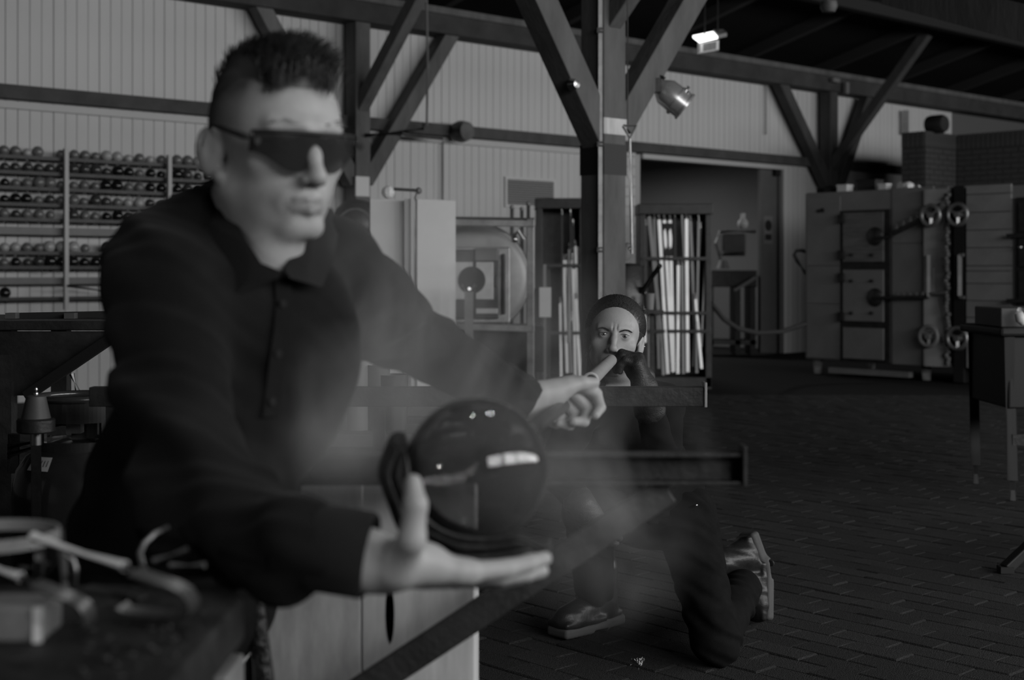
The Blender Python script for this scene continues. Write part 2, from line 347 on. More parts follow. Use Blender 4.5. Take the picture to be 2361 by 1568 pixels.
bmesh_ = {}
for k in 'lmdk':
    b = MB(); b.ball((0, 0, .044), .044, 20, 12); b.tube([(0, 0, .01), (0, 0, -.035)], [.010, .012], 8); bmesh_[k] = b.mesh('glass_ball', M['ball_'+k], (0, 0, 0), 180)
TON = {'l': 'pale', 'm': 'grey', 'd': 'dark', 'k': 'black'}; BAY = ['left', 'middle', 'right']
rr = random.Random(3)
def gball(k, s_, y, sc, label):
    o = bpy.data.objects.new('glass_ball', bmesh_[k]); COL.objects.link(o); o.location = W(s_, RO-.005, rz(y)+.004); o.scale = (sc,)*3
    tag(o, label, 'ornament', 'glass balls on the wall rack')
for y, txt, nm in ROWS:
    for bi, part in enumerate(txt.split('|')):
        cnt = 0
        for j, k in enumerate(part):
            if k == '.': continue
            cnt += 1
            s_ = S(onwall((10, 170, 408)[bi]+(26.3, 25.2, 24.5)[bi]*j, 500, RO))+rr.uniform(-.006, .006)
            nth = ORD[cnt-1]
            gball(k, s_, y, rr.uniform(.85, 1.2), f'{TON[k]} glass ball, {nth} from the left on {nm} rail, {BAY[bi]} bay')
gball('k', S(onwall(12, 680, RO)), 690, 1.1, 'single black glass ball alone on the bottom rail of the wall rack')

# ---- vent grille, pipe run, wires on the wall
va, vb = onwall(1170, 440, .03), onwall(1277, 440, .03); z0, z1 = onwall(1222, 474, .03).z, onwall(1222, 416, .03).z
M['slat'] = mat('grey louvre paint', .34, .5)
vg = empty('vent_grille', W((S(va)+S(vb))/2, 0, z0), 'louvred grey vent grille high on the board wall above the furnace', 'vent')
sa, sb = S(va), S(vb); f_ = .03
MB().ubox(sa-f_, sb+f_, .005, .03, z1, z1+f_).ubox(sa-f_, sb+f_, .005, .03, z0-f_, z0).ubox(sa-f_, sa, .005, .03, z0, z1).ubox(sb, sb+f_, .005, .03, z0, z1).build('grille_frame', M['pale_panel'], vg)
MB().ubox(sa, sb, .004, .006, z0, z1).build('backing', M['hole'], vg)  # dark sheet paints the shade between the slats
nsl = 11
for i in range(nsl):
    zc = z0+(z1-z0)*(i+.5)/nsl; MB().box8([W(sa, .035, zc-.009), W(sb, .035, zc-.009), W(sb, .008, zc+.005), W(sa, .008, zc+.005), W(sa, .035, zc-.004), W(sb, .035, zc-.004), W(sb, .008, zc+.012), W(sa, .008, zc+.012)]).build('slat', M['slat'], vg)
pr = empty('gas_pipe', onwall(960, 300, .2), 'dark bent gas pipe with a valve running below the wall rail', 'pipe')
MB().tube([onwall(845, 312, .30), onwall(925, 306, .30), onwall(935, 310, .30), onwall(1020, 318, .30)], .022, 10).tube([onwall(930, 303, .30), onwall(975, 297, .30), onwall(978, 285, .30)], .016, 8).build('pipe_run', M['dark_metal'], pr, smooth=40)
MB().lathe(onwall(1050, 305, .12), N, [(0, .2), (.10, .2), (.12, .1), (.10, 0), (0, 0)], 20).build('valve_body', M['dark_metal'], pr, smooth=40)
tag(MB().tube([onwall(984, 288, .3), onwall(986, 150, .5), onwall(983, -30, .8)], .012, 8).build('hanging_wire', M['grey']), 'pale cable dropping from the roof to the gas pipe', 'cable')
for (x, ya, yb, lb) in ((1021, 325, 470, 'thin cable running straight down the wall above the furnace'), (1766, 196, 310, 'short dark cable hanging below the wall plate beam beside a post')):
    tag(MB().tube([onwall(x, ya, .05), onwall(x, yb, .05)], .009, 6).build('wall_cable', M['grey']), lb, 'cable')
c_ = MB(); a_, b_ = onwall(2088, 255, .1), onwall(2088, 310, .1); c_.tube([a_, b_], .05, 10); tag(c_.build('drain_pipe', M['grey'], smooth=40), 'grey vertical pipe on the wall beside the brick hood', 'pipe')

# ---- pale folded heat screen with a clamp lamp
DS_ = 10.3
sc0 = at(893, 985, DS_); sc0.z = 0
fs = empty('folding_screen', sc0, 'pale folded sheet metal screen in front of the round furnace', 'screen')
zt = at(0, 460, DS_).z
for (xa, da), (xb, db) in (((851, 10.2), (934, 10.3)), ((957, 10.2), (1046, 10.45))):
    a, b = at(xa, 600, da), at(xb, 600, db); n_ = (b-a).cross(Z).normalized()*.025
    MB().prism([V((a.x, a.y, .04)), V((b.x, b.y, .04)), V((b.x, b.y, zt)), V((a.x, a.y, zt))], n_).build('screen_panel', M['pale_panel'], fs, bevel=.004)
a = at(945, 600, 10.2)
MB().tube([V((a.x-.018, a.y, .02)), V((a.x-.018, a.y, zt))], .022, 8).build('hinge_post', M['pale_panel'], fs, smooth=40)
MB().tube([V((a.x+.022, a.y-.03, .02)), V((a.x+.022, a.y-.03, zt))], .014, 8).build('hinge_post', M['white'], fs, smooth=40)
cl = empty('clamp_lamp', at(895, 458, 10.3), 'crumpled white clamp lamp on top of the pale folded screen', 'lamp')
b = MB(); b.ball(at(895, 443, 10.3), .048, 10, 7, (1.0, .8, 1.0)); b.build('lamp_head', mat('crumpled foil', .9, .4, metal=0, bump=1.0, bscale=30), cl)
MB().bar(at(908, 436, 10.3), at(958, 439, 10.3), .02, .022).build('lamp_arm', M['dark_metal'], cl)
MB().ball(at(965, 440, 10.3), .025, 8, 6).tube([at(962, 440, 10.3), at(955, 462, 10.25)], .008, 6).build('clamp', M['steel_dull'], cl)

# ---- things at the foot of the wall post: round fan, switch box, pale patch
fn = empty('round_blower', at(815, 600, 13.2), 'dark round blower housing beside the wall post behind the man', 'fan')
q = at(822, 525, 13.2); q0 = V((q.x, q.y, 0)); fn.location = q0
b = MB(); b.lathe(q+V((0, .25, 0)), (0, -1, .15), [(0, .4), (.06, .4), (.16, .37), (.23, .27), (.25, .15), (.24, 0), (0, 0)], 28); b.build('housing', M['dark_metal'], fn, smooth=50)
MB().tube([q+V((0, .2, -.2)), V((q.x, q.y+.2, 0))], .04, 10).build('stand', M['black_metal'], fn)
MB().torus(q+V((0, -.13, .02)), (0, -1, .15), .15, .012, 24, 6).build('guard_ring', M['steel_dull'], fn)
sw = at(833, 553, 12.9); MB_ = MB().box(sw, .085, .06, .11); tag(MB_.build('switch_box', M['white'], fn, bevel=.006), 'small white switch box')
pn = onwall(835, 430, OFP+.11)
tag(MB().box(pn, .17, .02, .2, (U, N, Z)).build('notice_sheet', M['white']), 'white notice fixed to the wall post above the round blower', 'notice')

# ---- round reheating furnace (drum in an angle iron frame)
FD = 11.0
fc = at(1095, 642, FD); gx = V((1, 0, 0)); fz = V((0, -1, 0)); ks = FD/F
fu = empty('reheating_furnace', V((fc.x, fc.y+.3, 0)), 'round steel reheating furnace with a dark hole, in an angle iron frame', 'furnace')
ax_ = V((.10, -.99, 0)).normalized()
b = MB(); b.lathe(fc-ax_*.55, ax_, [(0, 0), (.41, 0), (.41, .55), (.395, .57), (.36, .58), (0, .58)], 48); b.build('drum', mat('pale steel drum', .30, .5, metal=.3, var=.15), fu, smooth=40)
MB().torus(fc-ax_*.02, ax_, .415, .022, 48, 6).build('drum_rim', M['steel_dull'], fu, smooth=60)
X, Yv = V((-ax_.y, ax_.x, 0)), Z
if X.x < 0: X = -X
def fp(px, py, o=0): return onplane(px, py, fc+ax_*(.06+o), ax_)
def plate(nm, x0, y0, x1, y1, o, th, m_, bev=.008):
    a, b2, c2, d2 = fp(x0, y1, o), fp(x1, y1, o), fp(x1, y0, o), fp(x0, y0, o); return MB().prism([a, b2, c2, d2], -ax_*th).build(nm, m_, fu, bevel=bev)
plate('door_frame', 1030, 570, 1176, 745, .0, .05, M['steel_dull']); plate('door_plate', 1046, 575, 1150, 735, .05, .05, M['dark_metal'])
plate('upper_plate', 1094, 573, 1148, 602, .07, .03, M['grey']); plate('lower_plate', 1094, 711, 1148, 724, .07, .03, M['pale_panel'])
plate('fibre_block', 1040, 604, 1138, 691, .10, .06, M['fibre'])
plate('side_hinge', 1158, 585, 1166, 725, .06, .06, M['dark_metal']); plate('latch', 1138, 636, 1146, 662, .08, .05, M['black_metal'])
hc = fp(1088, 646, .105); b = MB(); b.lathe(hc, ax_, [(0, .004), (.098, .004), (.104, 0), (.104, -.02)], 36); tag(b.build('opening', M['hole'], fu, smooth=40), 'dark round opening of the furnace')
MB().ball(fp(1082, 666, .13), .013, 8, 6).build('glow_ball', emat('small glowing ball', 1, .7), fu)  # small glowing ball at the rim of the opening
MB().tube([fp(1031, 606, .1), fp(1026, 640, .16), fp(1030, 660, .1)], .035, 8).build('side_pipe', M['dark_metal'], fu, smooth=60)
FRM = [((1046, 513), (1232, 516)), ((1046, 752), (1232, 758))]
for (a, b2) in FRM: MB().bar(at(*a, FD-.35), at(*b2, FD-.35), .07, .05).build('frame_bar', M['steel_dull'], fu, bevel=.004)
MB().bar(at(1046, 503, FD-.3), at(1232, 506, FD-.3), .05, .022).build('top_edge', M['black_metal'], fu)
t0 = at(1223, 505, FD-.35); MB().bar(V((t0.x, t0.y, 0)), t0, .055, .05).build('frame_post', M['steel_dull'], fu, bevel=.004)
t0 = at(950, 505, FD+.1); MB().bar(V((t0.x, t0.y, 0)), t0, .055, .05).build('frame_post', M['steel_dull'], fu, bevel=.004)
MB().box(at(1120, 800, FD+.1), .9, .7, .34).build('burner_box', M['black_metal'], fu, bevel=.01)
MB().tube([at(1185, 545, FD-.5), at(1195, 530, FD-.5), at(1208, 552, FD-.5)], .02, 8).ball(at(1186, 552, FD-.55), .026, 10, 8).build('knob_rod', M['steel'], fu, smooth=60)
# yoke stand before the opening
ys = at(1081, 880, 10.2); yb = empty('pipe_stand', V((ys.x, ys.y, 0)), 'tall pipe stand with a forked rest before the furnace opening', 'stand')
yt = at(1081, 672, 10.2); MB().tube([V((yt.x, yt.y, 0)), yt], .032, 12).build('pole', M['steel_dull'], yb, smooth=40)
MB().tube([at(1094, 600, 10.25), at(1094, 735, 10.25)], .012, 8).build('rod', M['black_metal'], yb, smooth=40)
MB().tube([yt+V((-.05, 0, .05)), yt+V((-.02, 0, 0)), yt+V((.02, 0, 0)), yt+V((.05, 0, .05))], .010, 8).build('fork', M['steel'], yb, smooth=40)
MB().lathe(V((yt.x, yt.y, 0)), Z, [(.22, 0), (.22, .015), (.05, .03), (.04, .1)], 24).build('foot', M['black_metal'], yb, smooth=40)

# ---- blowpipe racks
def rack(px0, px1, ytop, d, label, back=True):
    a, b2 = at(px0, ytop, d), at(px1, ytop, d); zt_ = a.z
    c0 = V(((a.x+b2.x)/2, d+.2, 0)); r = empty('pipe_rack', c0, label, 'rack'); w2 = (b2.x-a.x)/2; t = .06
    def bx(x0, x1, y0, y1, z0, z1, nm): MB().box(c0+V(((x0+x1)/2, (y0+y1)/2, (z0+z1)/2)), x1-x0, y1-y0, z1-z0).build(nm, M['black_metal'], r, bevel=.006)
    bx(-w2, -w2+t, -.2, .2, 0, zt_-.1, 'side_panel'); bx(w2-t, w2, -.2, .2, 0, zt_-.1, 'side_panel'); bx(-w2-.01, w2+.01, -.22, .22, zt_-.1, zt_, 'top_board')
    if back: bx(-w2, w2, .2, .22, 0, zt_-.1, 'back_panel')
    bx(-w2, w2, -.2, .2, .02, .12, 'bottom_board')
    return r, c0, w2, zt_
RD = 13.6
r1, c1, w1, zt1 = rack(1236, 1350, 457, RD, 'dark steel blowpipe rack left of the big post')
r2, c2, w2_, zt2 = rack(1474, 1641, 470, RD, 'dark steel blowpipe rack right of the big post')
for r_, c_, w_, ys_ in ((r1, c1, w1, (612, 768)), (r2, c2, w2_, (596, 722, 764))):
    for y in ys_: q = at(0, y, RD-.03).z; MB().box(V((c_.x, c_.y-.2, q)), 2*w_-.05, .03, .03).build('cross_bar', M['black_metal'], r_)
def blowpipe(x0, y0, x1, y1, d, wpx, m_, label, grip=None):
    a, b2 = at(x0, y0, d), at(x1, y1, d-.04); r = wpx*.43*d/F
    o = empty('blowpipe', V((b2.x, b2.y, b2.z)), label, 'pipe', 'blowpipes in the racks')
    dd = (b2-a)
    MB().tube([a, b2], r, 8).build('tube', M[m_], o, smooth=40)
    MB().tube([a-dd.normalized()*.06, a], [r*.55, r*.62], 8).build('mouthpiece', M['steel'], o, smooth=40)
    if grip: MB().tube([a+dd*grip[0], a+dd*grip[1]], r*1.35, 10).build('grip_sleeve', M['rubber'], o, smooth=40)
PB, PM, PD = 'pipe_bright', 'pipe_mid', 'pipe_dark'
RIGHT = [(1497, 500, 1534, 860, 10, PM), (1490, 520, 1492, 865, 7, PD), (1509, 505, 1520, 850, 8, PM), (1520, 507, 1540, 862, 9, PB), (1532, 508, 1552, 858, 9, PB, (.02, .24)), (1545, 508, 1554, 856, 9, PB, (.02, .24)),
         (1564, 612, 1563, 862, 8, PB), (1573, 612, 1576, 862, 8, PM), (1583, 505, 1586, 858, 9, PB), (1592, 510, 1607, 860, 8, PM), (1572, 485, 1578, 600, 5, PM), (1611, 510, 1606, 850, 6, PM),
         (1615, 527, 1598, 845, 6, PD), (1629, 540, 1617, 800, 5, PM), (1485, 640, 1487, 790, 8, PB), (1556, 500, 1560, 850, 6, PD), (1604, 690, 1618, 850, 7, PB), (1495, 735, 1500, 870, 10, PM), (1525, 740, 1530, 865, 8, PM)]
LEFT = [(1296, 495, 1297, 870, 5, PD), (1300, 600, 1308, 860, 8, PB), (1307, 600, 1316, 740, 8, PB), (1314, 575, 1313, 790, 10, PM), (1321, 585, 1327, 870, 8, PB), (1327, 568, 1336, 820, 8, PB), (1336, 570, 1344, 800, 8, PB),
        (1343, 578, 1350, 850, 7, PM), (1292, 700, 1294, 870, 7, PB), (1312, 720, 1318, 860, 9, PM), (1328, 690, 1338, 870, 9, PB), (1344, 660, 1352, 860, 8, PM), (1336, 505, 1338, 860, 4, PD), (1316, 497, 1317, 600, 5, PD), (1322, 520, 1323, 620, 5, PD)]
TN = {PB: 'bright polished', PM: 'dull grey', PD: 'sooty dark'}
for i, t in enumerate(sorted(RIGHT)): blowpipe(*t[:4], RD+.02+.015*(i % 5), t[4], t[5], f'{TN[t[5]]} blowpipe, {ORD[i]} from the left in the right pipe rack', t[6] if len(t) > 6 else None)
for i, t in enumerate(sorted(LEFT)): blowpipe(*t[:4], RD+.02+.015*(i % 5), t[4], t[5], f'{TN[t[5]]} blowpipe, {ORD[i]} from the left in the left pipe rack')
# dark rods leaning by the furnace frame
ld = empty('rod_stand', V((at(1205, 600, 12.2).x, 12.2, 0)), 'dark stand with rods and a pale card left of the pipe racks', 'stand')
for x0, x1, yt_ in ((1180, 1178, 478), (1203, 1204, 482), (1218, 1217, 470)):
    t0, t1 = at(x0, yt_, 12.3), at(x1, 700, 12.2); MB().tube([t0, V((t1.x, 12.2, .02))], .016, 8).build('rod', M['pipe_dark'], ld, smooth=40); MB().ball(t0, .02, 8, 6).build('rod_end', M['steel_dull'], ld)
for x0, yt_, yb_, m_ in ((1244, 480, 870, 'pipe_dark'), (1256, 610, 845, 'pipe_mid'), (1237, 520, 870, 'pipe_dark'), (1265, 620, 870, 'pipe_dark'), (1240, 640, 840, 'pipe_mid')):
    t0 = at(x0, yt_, 12.1); MB().tube([t0, V((t0.x, 12.05, .02))], .014, 8).build('rod', M[m_], ld, smooth=40)
MB().box(at(1257, 697, 11.95), .10, .012, .25).build('card', M['pale_panel'], ld); MB().box(at(1237, 705, 11.97), .055, .02, .29).build('backing', M['rubber'], ld)
MB().box(V((at(1215, 600, 12.2).x, 12.2, .05)), .45, .3, .1).build('base_block', M['black_metal'], ld)

# ---- dark drum and clutter behind the kneeling woman
q = at(1440, 700, 9.4); zt_ = at(0, 612, 9.4).z
dm = empty('steel_drum', V((q.x, q.y, 0)), 'dark round steel drum behind the woman at the post', 'drum')
b = MB(); b.lathe(V((q.x, q.y, 0)), Z, [(0, 0), (.13, 0), (.13, .3), (.137, .31), (.13, .32), (.13, zt_-.32), (.137, zt_-.31), (.13, zt_-.3), (.13, zt_-.01), (.135, zt_), (.12, zt_), (.12, zt_-.05), (0, zt_-.05)], 36); b.build('shell', M['dark_metal'], dm, smooth=35)
h = MB().tube([at(1483, 668, 9.3), at(1522, 612, 9.1)], .016, 10); h.tube([at(1470, 690, 9.35), at(1484, 666, 9.3)], .022, 10); tag(h.build('poker', M['rubber']), 'black poker sticking up from the dark drum', 'tool')
sp = empty('desk_lamp', V((q.x+.02, q.y-.02, zt_)), 'small lamp head with a bright knob on top of the dark drum', 'lamp')
MB().lathe(at(1437, 600, 9.38), (.3, 0, 1), [(.03, 0), (.05, .06), (.035, .11), (.0, .12)], 16).build('lamp_shade', M['grey'], sp, smooth=50)
MB().tube([at(1440, 596, 9.38), at(1452, 577, 9.35)], .012, 8).build('lamp_neck', M['steel_dull'], sp, smooth=40)
MB().ball(at(1420, 604, 9.36), .024, 10, 8).ball(at(1452, 574, 9.35), .018, 8, 6).build('knob', M['steel'], sp, smooth=180)
MB().lathe(V((q.x+.02, q.y-.02, zt_-.004)), Z, [(0, .02), (.08, .015), (.09, 0), (0, 0)], 20).build('base', M['black_metal'], sp, smooth=40)
cup = empty('grey_cup', at(1497, 712, 9.2), 'grey cup on a small dark shelf by the right pipe rack', 'cup')
b = MB(); c0 = at(1497, 714, 9.2); b.lathe(c0, Z, [(.0, 0), (.028, 0), (.036, .105), (.032, .105), (.025, .008), (0, .008)], 18); b.build('cup_body', M['grey'], cup, smooth=50)
sh = at(1505, 719, 9.2); tag(MB().box(sh, .13, .12, .022).box(V((sh.x, sh.y+.05, sh.z/2)), .03, .03, sh.z-.02).build('shelf_stand', M['black_metal']), 'small dark shelf stand carrying a grey cup', 'shelf')
# triangular pull handle on a rod
tp = empty('pull_handle', at(1452, 590, 8.55), 'triangular pull handle on a thin rod beside the big post', 'handle')
a, b2, c3 = at(1437, 290, 8.55), at(1467, 290, 8.55), at(1452, 319, 8.55)
MB().tube([a, b2, c3, a], .010, 8).build('triangle', M['steel_dull'], tp); MB().tube([c3, at(1455, 480, 8.55), at(1457, 585, 8.55)], .0085, 8).build('rod', M['steel_dull'], tp); MB().tube([at(1447, 290, 8.55), at(1447, -20, 8.55)], .004, 6).build('cord', M['dgrey'], tp)
# mesh ladder by the doorway
ldr = empty('mesh_ladder', V((at(1455, 500, 16.8).x, 16.8, 0)), 'pale mesh ladder leaning beside the doorway behind the post', 'ladder')
for x in (1437, 1455, 1471): t0 = at(x, 357, 16.8); MB().bar(V((t0.x, t0.y, 0)), t0, .045 if x == 1471 else .03, .03).build('stile', M['pale_trim'], ldr)
z0 = at(0, 357, 16.8).z
for k in range(11): MB().box(V((at(1454, 0, 16.8).x, 16.79, z0-.02-.118*k)), .19, .02, .025).build('rung', M['pale_trim'], ldr)

# ---- spot lamp on the brace, small lamp fitting, emergency sign
lc = at(1549, 222, 9.25); ld_ = V((.66, .0, -.52)).normalized()
pl = empty('stage_lamp', lc, 'polished can spotlight clamped to the right brace of the big post', 'lamp')
chrome = mat('polished aluminium can', .75, .3, metal=.75, spec=.8)
b = MB(); b.lathe(lc-ld_*.10, ld_, [(0, -.02), (.045, -.015), (.07, .02), (.09, .05), (.092, .13), (.098, .13), (.098, .15), (.092, .15), (.092, .20), (.1, .20), (.1, .215), (.085, .215), (.08, .12), (0, .1)], 30); b.build('lamp_can', chrome, pl, smooth=35)
MB().tube([lc+V((-.06, -.1, .1)), lc+V((-.1, -.08, .15)), lc+V((-.17, 0, .16))], .014, 8).build('yoke', M['dark_metal'], pl); MB().box(at(1515, 197, 9.15), .05, .06, .09).build('clamp', M['black_metal'], pl)
MB().tube([at(1580, 212, 9.2), at(1588, 200, 9.2)], .012, 8).ball(at(1586, 213, 9.2), .014, 8, 6).build('yoke_screw', M['steel'], pl); MB().ball(at(1541, 258, 9.25), .014, 8, 6).build('front_clip', M['steel_dull'], pl)
bl = cplane(1318, 195, .1); tag(MB().lathe(bl, N, [(0, .05), (.025, .045), (.035, .02), (.04, 0), (0, 0)], 14).build('brace_bolt', M['steel'], cc, smooth=40), 'shiny bolt head on the brace')
ED = 13.0; ex = empty('exit_sign', at(1632, 125, ED), 'lit emergency exit sign hanging under the dark roof', 'sign')
a, b2, c3, d3 = at(1594, 94, ED), at(1646, 84, ED+.25), at(1674, 79, ED+.1), at(1620, 90, ED-.15)
MB().prism([at(1612, 99, ED-.06), at(1655, 89, ED+.12), at(1644, 77, ED+.24), at(1597, 87, ED)], V((0, 0, .02))).build('diffuser', M['lamp_glow'], ex)
MB().prism([at(1655, 89, ED+.12), at(1676, 84, ED+.16), at(1668, 76, ED+.26), at(1644, 77, ED+.24)], V((0, 0, .035))).build('lamp_housing', M['grey'], ex)
pa = [at(1608, 125, ED), at(1658, 116, ED+.16), at(1657, 92, ED+.16), at(1609, 99, ED)]
MB().prism(pa, V((.0, .02, 0))).build('sign_plate', M['sign_panel'], ex)
e1 = (pa[1]-pa[0]); e2 = (pa[3]-pa[0]); pn_ = e1.cross(e2).normalized()
if pn_.y > 0: pn_ = -pn_
def sp_(x, y): return pa[0]+e1*x+e2*y+pn_*.002
sb_ = MB()
for poly in ([(.04, .08), (.96, .08), (.96, .14), (.04, .14)], [(.04, .86), (.96, .86), (.96, .92), (.04, .92)], [(.10, .1), (.22, .1), (.22, .9), (.10, .9)], [(.84, .1), (.96, .1), (.96, .9), (.84, .9)]): sb_.prism([sp_(*p) for p in poly], pn_*.003)
tag(sb_.build('sign_border', mat('pale sign border', .6, .5), ex), 'pale border around the pictogram')
rm = MB()
for poly in ([(.52, .70), (.60, .70), (.60, .80), (.52, .80)], [(.40, .46), (.58, .68), (.50, .70), (.34, .50)], [(.52, .52), (.70, .52), (.70, .58), (.56, .62)], [(.40, .46), (.50, .44), (.42, .2), (.34, .22)], [(.44, .48), (.54, .48), (.66, .30), (.58, .26)]): rm.prism([sp_(*p) for p in poly], pn_*.004)
tag(rm.build('running_figure', M['grey'], ex), 'running figure pictogram')
for p in (at(1625, 82, ED+.1), at(1655, 79, ED+.2)): MB().tube([p, p+V((0, 0, 1.6))], .006, 6).build('hanger_rod', M['rafter'], ex)
sm = at(1911, 22, 10.5); b = MB(); b.lathe(sm, -Z, [(.0, -.06), (.06, -.06), (.065, -.02), (.045, .02), (0, .025)], 18).tube([sm, sm+Z*1.3], .01, 6); tag(b.build('smoke_detector', M['dgrey'], smooth=40), 'small round detector hanging under the dark roof', 'detector')
for x, y, w_, h_, lb in ((1926, 185, .16, .06, 'pale junction box on the wall plate above the far post'), (1951, 203, .07, .16, 'small upright pale fitting on the wall plate beside the junction box')):
    q = onwall(x, y, .36); tag(MB().box(q, w_, .06, h_, (U, N, Z)).build('junction_box', M['grey'], bevel=.005), lb, 'fitting')

# ---- kiln cabinets on the right
K0 = at(1856, 700, 15.8); K0.z = 0      # far front corner
def kp(a, b, z): return K0+N*a+U*b+Z*z     # a along the front towards us, b into the cabinet
kl = (onplane(2187, 600, K0, -U)-K0).dot(N); ktop = 2.0
def kbox(a0, a1, b0, b1, z0, z1): return MB().box8([kp(a0, b0, z0), kp(a1, b0, z0), kp(a1, b1, z0), kp(a0, b1, z0), kp(a0, b0, z1), kp(a1, b0, z1), kp(a1, b1, z1), kp(a0, b1, z1)])
kn = empty('kiln_cabinet', kp(.9, .5, 0), 'big metal clad annealing kiln with a panelled door and handwheels', 'kiln')
kbox(0, kl, 0, 1.3, .16, ktop).build('body', M['alu'], kn, bevel=.015)
def kpt(px, py, o=-.02): return onplane(px, py, kp(0, o, 0), -U)
def ka(p): return (V(p)-K0).dot(N)
for px0, px1, y0, y1 in ((1859, 1936, 455, 612), (1859, 1936, 614, 700), (1859, 1936, 702, 826), (2056, 2152, 432, 560), (2056, 2152, 562, 690), (2056, 2152, 692, 842)):
    a0, a1 = ka(kpt(px0, 600)), ka(kpt(px1, 600)); kbox(a0, a1, -.014, .0, kpt((px0+px1)/2, y1).z, kpt((px0+px1)/2, y0).z).build('cladding_panel', M['alu'], kn, bevel=.003)
da0, da1 = ka(kpt(1941, 600)), ka(kpt(2050, 600))
zb, ztp = kpt(1995, 836).z, kpt(1995, 484).z
kbox(da0, da1, -.03, 0, zb, ztp).build('door_recess', M['black_metal'], kn)
for y0, y1, m_ in ((490, 604, 'ply_dark'), (622, 741, 'alu'), (756, 828, 'alu')):
    kbox(da0+.035, da1-.05, -.055, -.03, kpt(1995, y1).z, kpt(1995, y0).z).build('door_panel', mat('wavy scorched steel panel', .17, .45, metal=.5, var=.3, vscale=3, stretch=(1, 1, 9), bump=.3, bscale=5) if m_ == 'ply_dark' else M['alu'], kn, bevel=.004)
for y in (505, 588, 640, 730):
    z_ = kpt(1942, y).z; kbox(da0-.02, da0+.06, -.075, -.03, z_-.05, z_+.05).build('hinge', M['black_metal'], kn, bevel=.004)
for x, y in ((1963, 588), (2010, 588), (1963, 648), (2010, 648), (1963, 722), (2010, 722)):
    MB().lathe(kpt(x, y, -.055), -U, [(0, .02), (.018, .02), (.02, 0), (0, 0)], 10).build('bolt', M['black_metal'], kn)
for y in (545, 686):
    MB().lathe(kpt(2017, y, -.06), -U, [(0, .03), (.08, .02), (.10, 0), (0, 0)], 20).build('latch_disc', M['dark_metal'], kn, smooth=40)
MB().bar(kpt(2012, 548, -.10), kpt(2058, 546, -.10), .03, .03).bar(kpt(2052, 542, -.10), kpt(2170, 485, -.10), .035, .05).build('latch_arm', M['black_metal'], kn, bevel=.004)
MB().bar(kpt(2012, 686, -.10), kpt(2140, 686, -.10), .03, .035).build('latch_arm', M['black_metal'], kn, bevel=.004)
b = MB()
for k in range(6):
    x, y = 2068+k*16, 528-k*9.0; p_ = kpt(x, y, -.125); b.tube([p_-U*.0, p_+Z*.05], .014, 7)
b.build('latch_teeth', M['steel_dull'], kn)
b = MB()
for k in range(5): p_ = kpt(2072+k*14, 680, -.125); b.tube([p_, p_+Z*.035], .014, 7)
b.build('latch_teeth', M['steel_dull'], kn)
MB().bar(kpt(2146, 677, -.09), kpt(2185, 674, -.09), .05, .03).build('door_bolt', M['steel'], kn, bevel=.003)
MB().bar(kpt(2157, 495, -.09), kpt(2178, 470, -.09), .05, .05).build('upper_bolt', M['steel_dull'], kn, bevel=.003)
MB().tube([kpt(2141, 588, -.1), kpt(2141, 684, -.1)], .017, 10).build('pull_bar', M['grey'], kn, smooth=40)
def handwheel(parent, c, ax, R, m_):
    x, y, d = frame(ax); MB().torus(c+d*.05, d, R, .022, 30, 8).build('handwheel', M[m_], parent, smooth=60)
    b = MB(); b.lathe(c, d, [(0, .08), (.03, .08), (.035, 0), (0, 0)], 14)
    for k in range(3): t = 2*math.pi*k/3+.5; b.bar(c+d*.05, c+d*.05+(x*math.cos(t)+y*math.sin(t))*R, .03, .022)
    b.build('wheel_spokes', M[m_], parent, smooth=40)
handwheel(kn, kpt(2152, 497, -.10), -U, .10, 'steel_dull'); handwheel(kn, kpt(2147, 775, -.08), -U, .10, 'grey')
# rounded insulated end of the door and its seal
e0, e1_ = ka(kpt(2160, 600)), kl
kbox(kl, kl+.02, .0, 1.28, .2, 1.95).build('end_shade', M['black_metal'], kn)  # added black sheet paints the window-lit end face dark
b = MB(); b.tube([kp(e1_-.14, .04, .16), kp(e1_-.14, .04, ktop-.03)], .15, 20); b.build('rounded_edge', M['dgrey'], kn, smooth=60)
b = MB(); rr = random.Random(5)
for k in range(46): z_ = .2+k*.038; b.ball(kp(e1_+.02+rr.uniform(-.01, .01), -.06+rr.uniform(-.015, .015), z_), .026, 7, 5, (1, 1, rr.uniform(.7, 1.2)))
b.build('rope_seal', mat('grey fibre rope seal', .13, .9), kn, smooth=180)
for a_ in (.1, 1.45):
    for b_ in (.1, 1.15): MB().tube([kp(a_, b_, .16), kp(a_, b_, .0)], [.06, .045], 12).build('foot', M['grey'], kn)
MB().bar(kp(.3, .05, .05), kp(1.3, .05, .05), .08, .06).build('floor_bar', M['grey'], kn)
for (x, y, r_) in ((1887, 487, .02), (1896, 485, .026)): MB().lathe(kpt(x, y, -.014), -U, [(0, .01), (r_, .01), (r_, 0), (0, 0)], 10).build('rivet', M['rubber'], kn)
